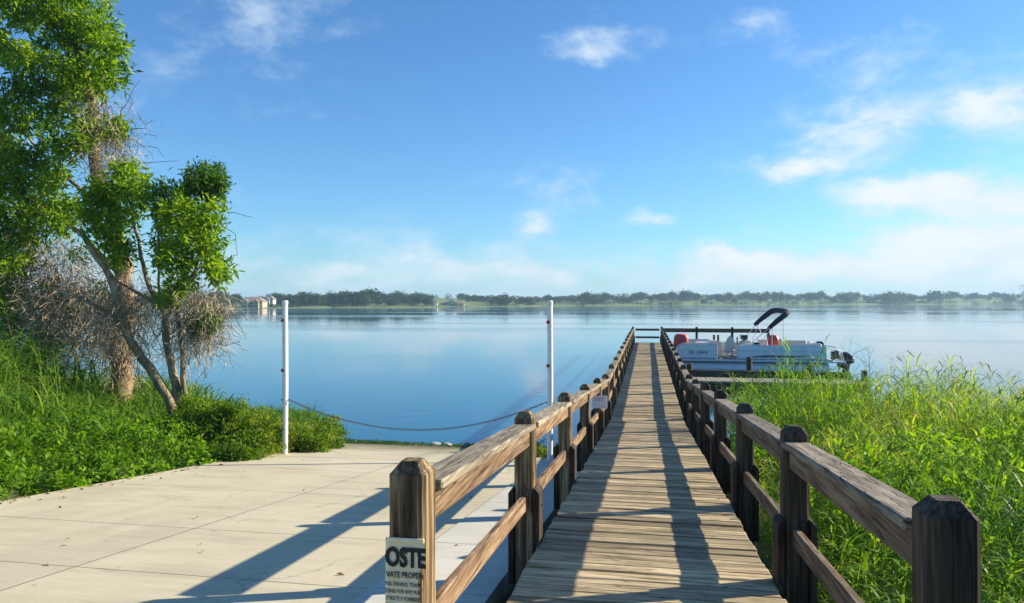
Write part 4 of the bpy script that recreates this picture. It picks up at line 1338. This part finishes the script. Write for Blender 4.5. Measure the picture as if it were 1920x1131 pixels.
# low growth and the wood behind, seen only as one mass
def far_wood():
    lf = Leaves()
    for k in range(520):
        px = rng.uniform(-380, 2380); off = rng.uniform(110, 230); d = shore_d(px) + off
        topy = 557 + 3 * math.sin(px * .02) + 2 * math.sin(px * .057)
        z0 = far_z(px, off); h = max(3.0, 3.2 + (566 - topy) / FPX * d - z0)
        c = gpt(px, d, z0 + h * .5)
        lf.clump(c, (h * .7, h * .7, h * .5), 70, 3, h * .2, h * .16, tint0=.42, tvar=.2, shell=.5)
    for k in range(330):
        px = rng.uniform(-380, 2380); off = rng.uniform(3, 16); d = shore_d(px) + off
        if 440 < px < 505 or 560 < px < 615 or 675 < px < 730 or 800 < px < 880: continue
        h = rng.uniform(.8, 2.0) * d / 400
        c = gpt(px, d, far_z(px, off) + h * .4)
        lf.clump(c, (h * 1.2, h * 1.2, h * .6), 30, 3, h * .3, h * .24, tint0=.55, tvar=.2, shell=.4)
    for k in range(60):
        px = rng.uniform(-380, 400) if k % 2 else rng.uniform(1920, 2380)
        off = rng.uniform(15, 80); d = shore_d(px) + off; h = rng.uniform(7, 10) * d / 400
        c = gpt(px, d, far_z(px, off) + h * .5)
        lf.clump(c, (h * .55, h * .55, h * .5), 140, 3, h * .15, h * .12, tint0=.4, tvar=.2, shell=.5)
    tag(lf.build('far_wood', 'far_leaf'), 'continuous dark wood and low growth along the far shore', 'wood', kind='stuff')
far_wood()

def house(px, off, w, dp, h, label, wall, roof, gables=1, rz=0.0, winrows=2, rise_k=.28):
    d = shore_d(px) + off
    p = gpt(px, d, far_z(px, off) - .2)
    t = thing('house', label, 'house', p, YAW + rz)
    MB().box((-w / 2, 0, 0), (w / 2, dp, h)).build('wall', wall, t)
    r = MB(); e = .5; rh = w * rise_k / max(1, gables) + .8
    # hipped main roof
    r.add([(-w/2-e, -e, h), (w/2+e, -e, h), (w/2+e, dp+e, h), (-w/2-e, dp+e, h), (-w/2+dp*.4, dp/2, h+rh), (w/2-dp*.4, dp/2, h+rh)],
          [(0, 1, 5, 4), (1, 2, 5), (2, 3, 4, 5), (3, 0, 4), (3, 2, 1, 0)])
    ro = r.build('roof', roof, t)
    for k in range(gables):
        gw = w / (gables * 2.1); cx = -w / 2 + w * (k + .5) / gables
        g = MB().prism([(cx - gw/2, 0), (cx + gw/2, 0), (cx + gw/2, h * .98), (cx, h * .98 + gw * .36), (cx - gw/2, h * .98)], 1, -1.6, -.02)
        g.build('gable', wall, t)
        gr = MB()
        for sgn in (-1, 1):
            gr.add([(cx, -1.9, h*.98+gw*.36+.15), (cx, dp*.4, h*.98+gw*.36+.15), (cx+sgn*(gw/2+.4), dp*.4, h*.98-.05), (cx+sgn*(gw/2+.4), -1.9, h*.98-.05)], [(0, 1, 2, 3)])
        gr.build('gable_roof', roof, ro)
        MB().box((cx - gw*.28, -1.66, h*.12), (cx + gw*.28, -1.605, h*.42)).build('window', 'window_glass', t)
        if winrows > 1: MB().box((cx - gw*.2, -1.66, h*.56), (cx + gw*.2, -1.605, h*.84)).build('window', 'window_glass', t)
    nwin = max(2, int(w / 3))
    for k in range(nwin):
        x = -w / 2 + w * (k + .5) / nwin
        for rr in range(winrows):
            z0 = h * (.14 + .46 * rr)
            MB().box((x - .65, -.06, z0), (x + .65, -.005, z0 + h * .27)).build('window', 'window_glass', t)
    return t
house(472, 12, 10, 7, 3.0, 'cream house with twin gables among trees at the left of the far shore', 'wall_cream', 'roof_tan', 2)
house(502, 24, 5, 5, 3.8, 'white gabled house set just behind the cream house', 'wall_white', 'roof_grey', 1)
house(813, 14, 4, 4, 1.9, 'small white cottage at the left end of the long sand-coloured building', 'wall_white', 'roof_grey', 1, winrows=1)
house(848, 20, 14, 5, 1.3, 'long low sand-coloured building on the far shore', 'wall_sand', 'roof_tan', 1, winrows=1, rise_k=.05)
house(938, 40, 6, 5, 2.0, 'tiny pale house on the far shore just left of the right white pole', 'wall_white', 'roof_grey', 1, winrows=1)

# ------------------------------------------------------------------ air
hz = MB().box((-2600, -40, -4.5), (2600, 2600, 42))
me = hz.mesh('haze')
mh = bpy.data.materials.new('haze'); mh.use_nodes = True
g = NT(mh.node_tree)
for nd in list(g.n):
    if nd.type != 'OUTPUT_MATERIAL': g.n.remove(nd)
pv = g.new('ShaderNodeVolumePrincipled')
pv.inputs['Color'].default_value = (.52, .80, 1.0, 1)
pv.inputs['Density'].default_value = 0.00040
pv.inputs['Anisotropy'].default_value = 0.1
g.l.new(pv.outputs[0], g.n['Material Output'].inputs['Volume'])
me.materials.append(mh)
ho = bpy.data.objects.new('haze', me); COL.objects.link(ho)
tag(ho, 'thin blue morning haze over the lake', 'haze', kind='stuff')
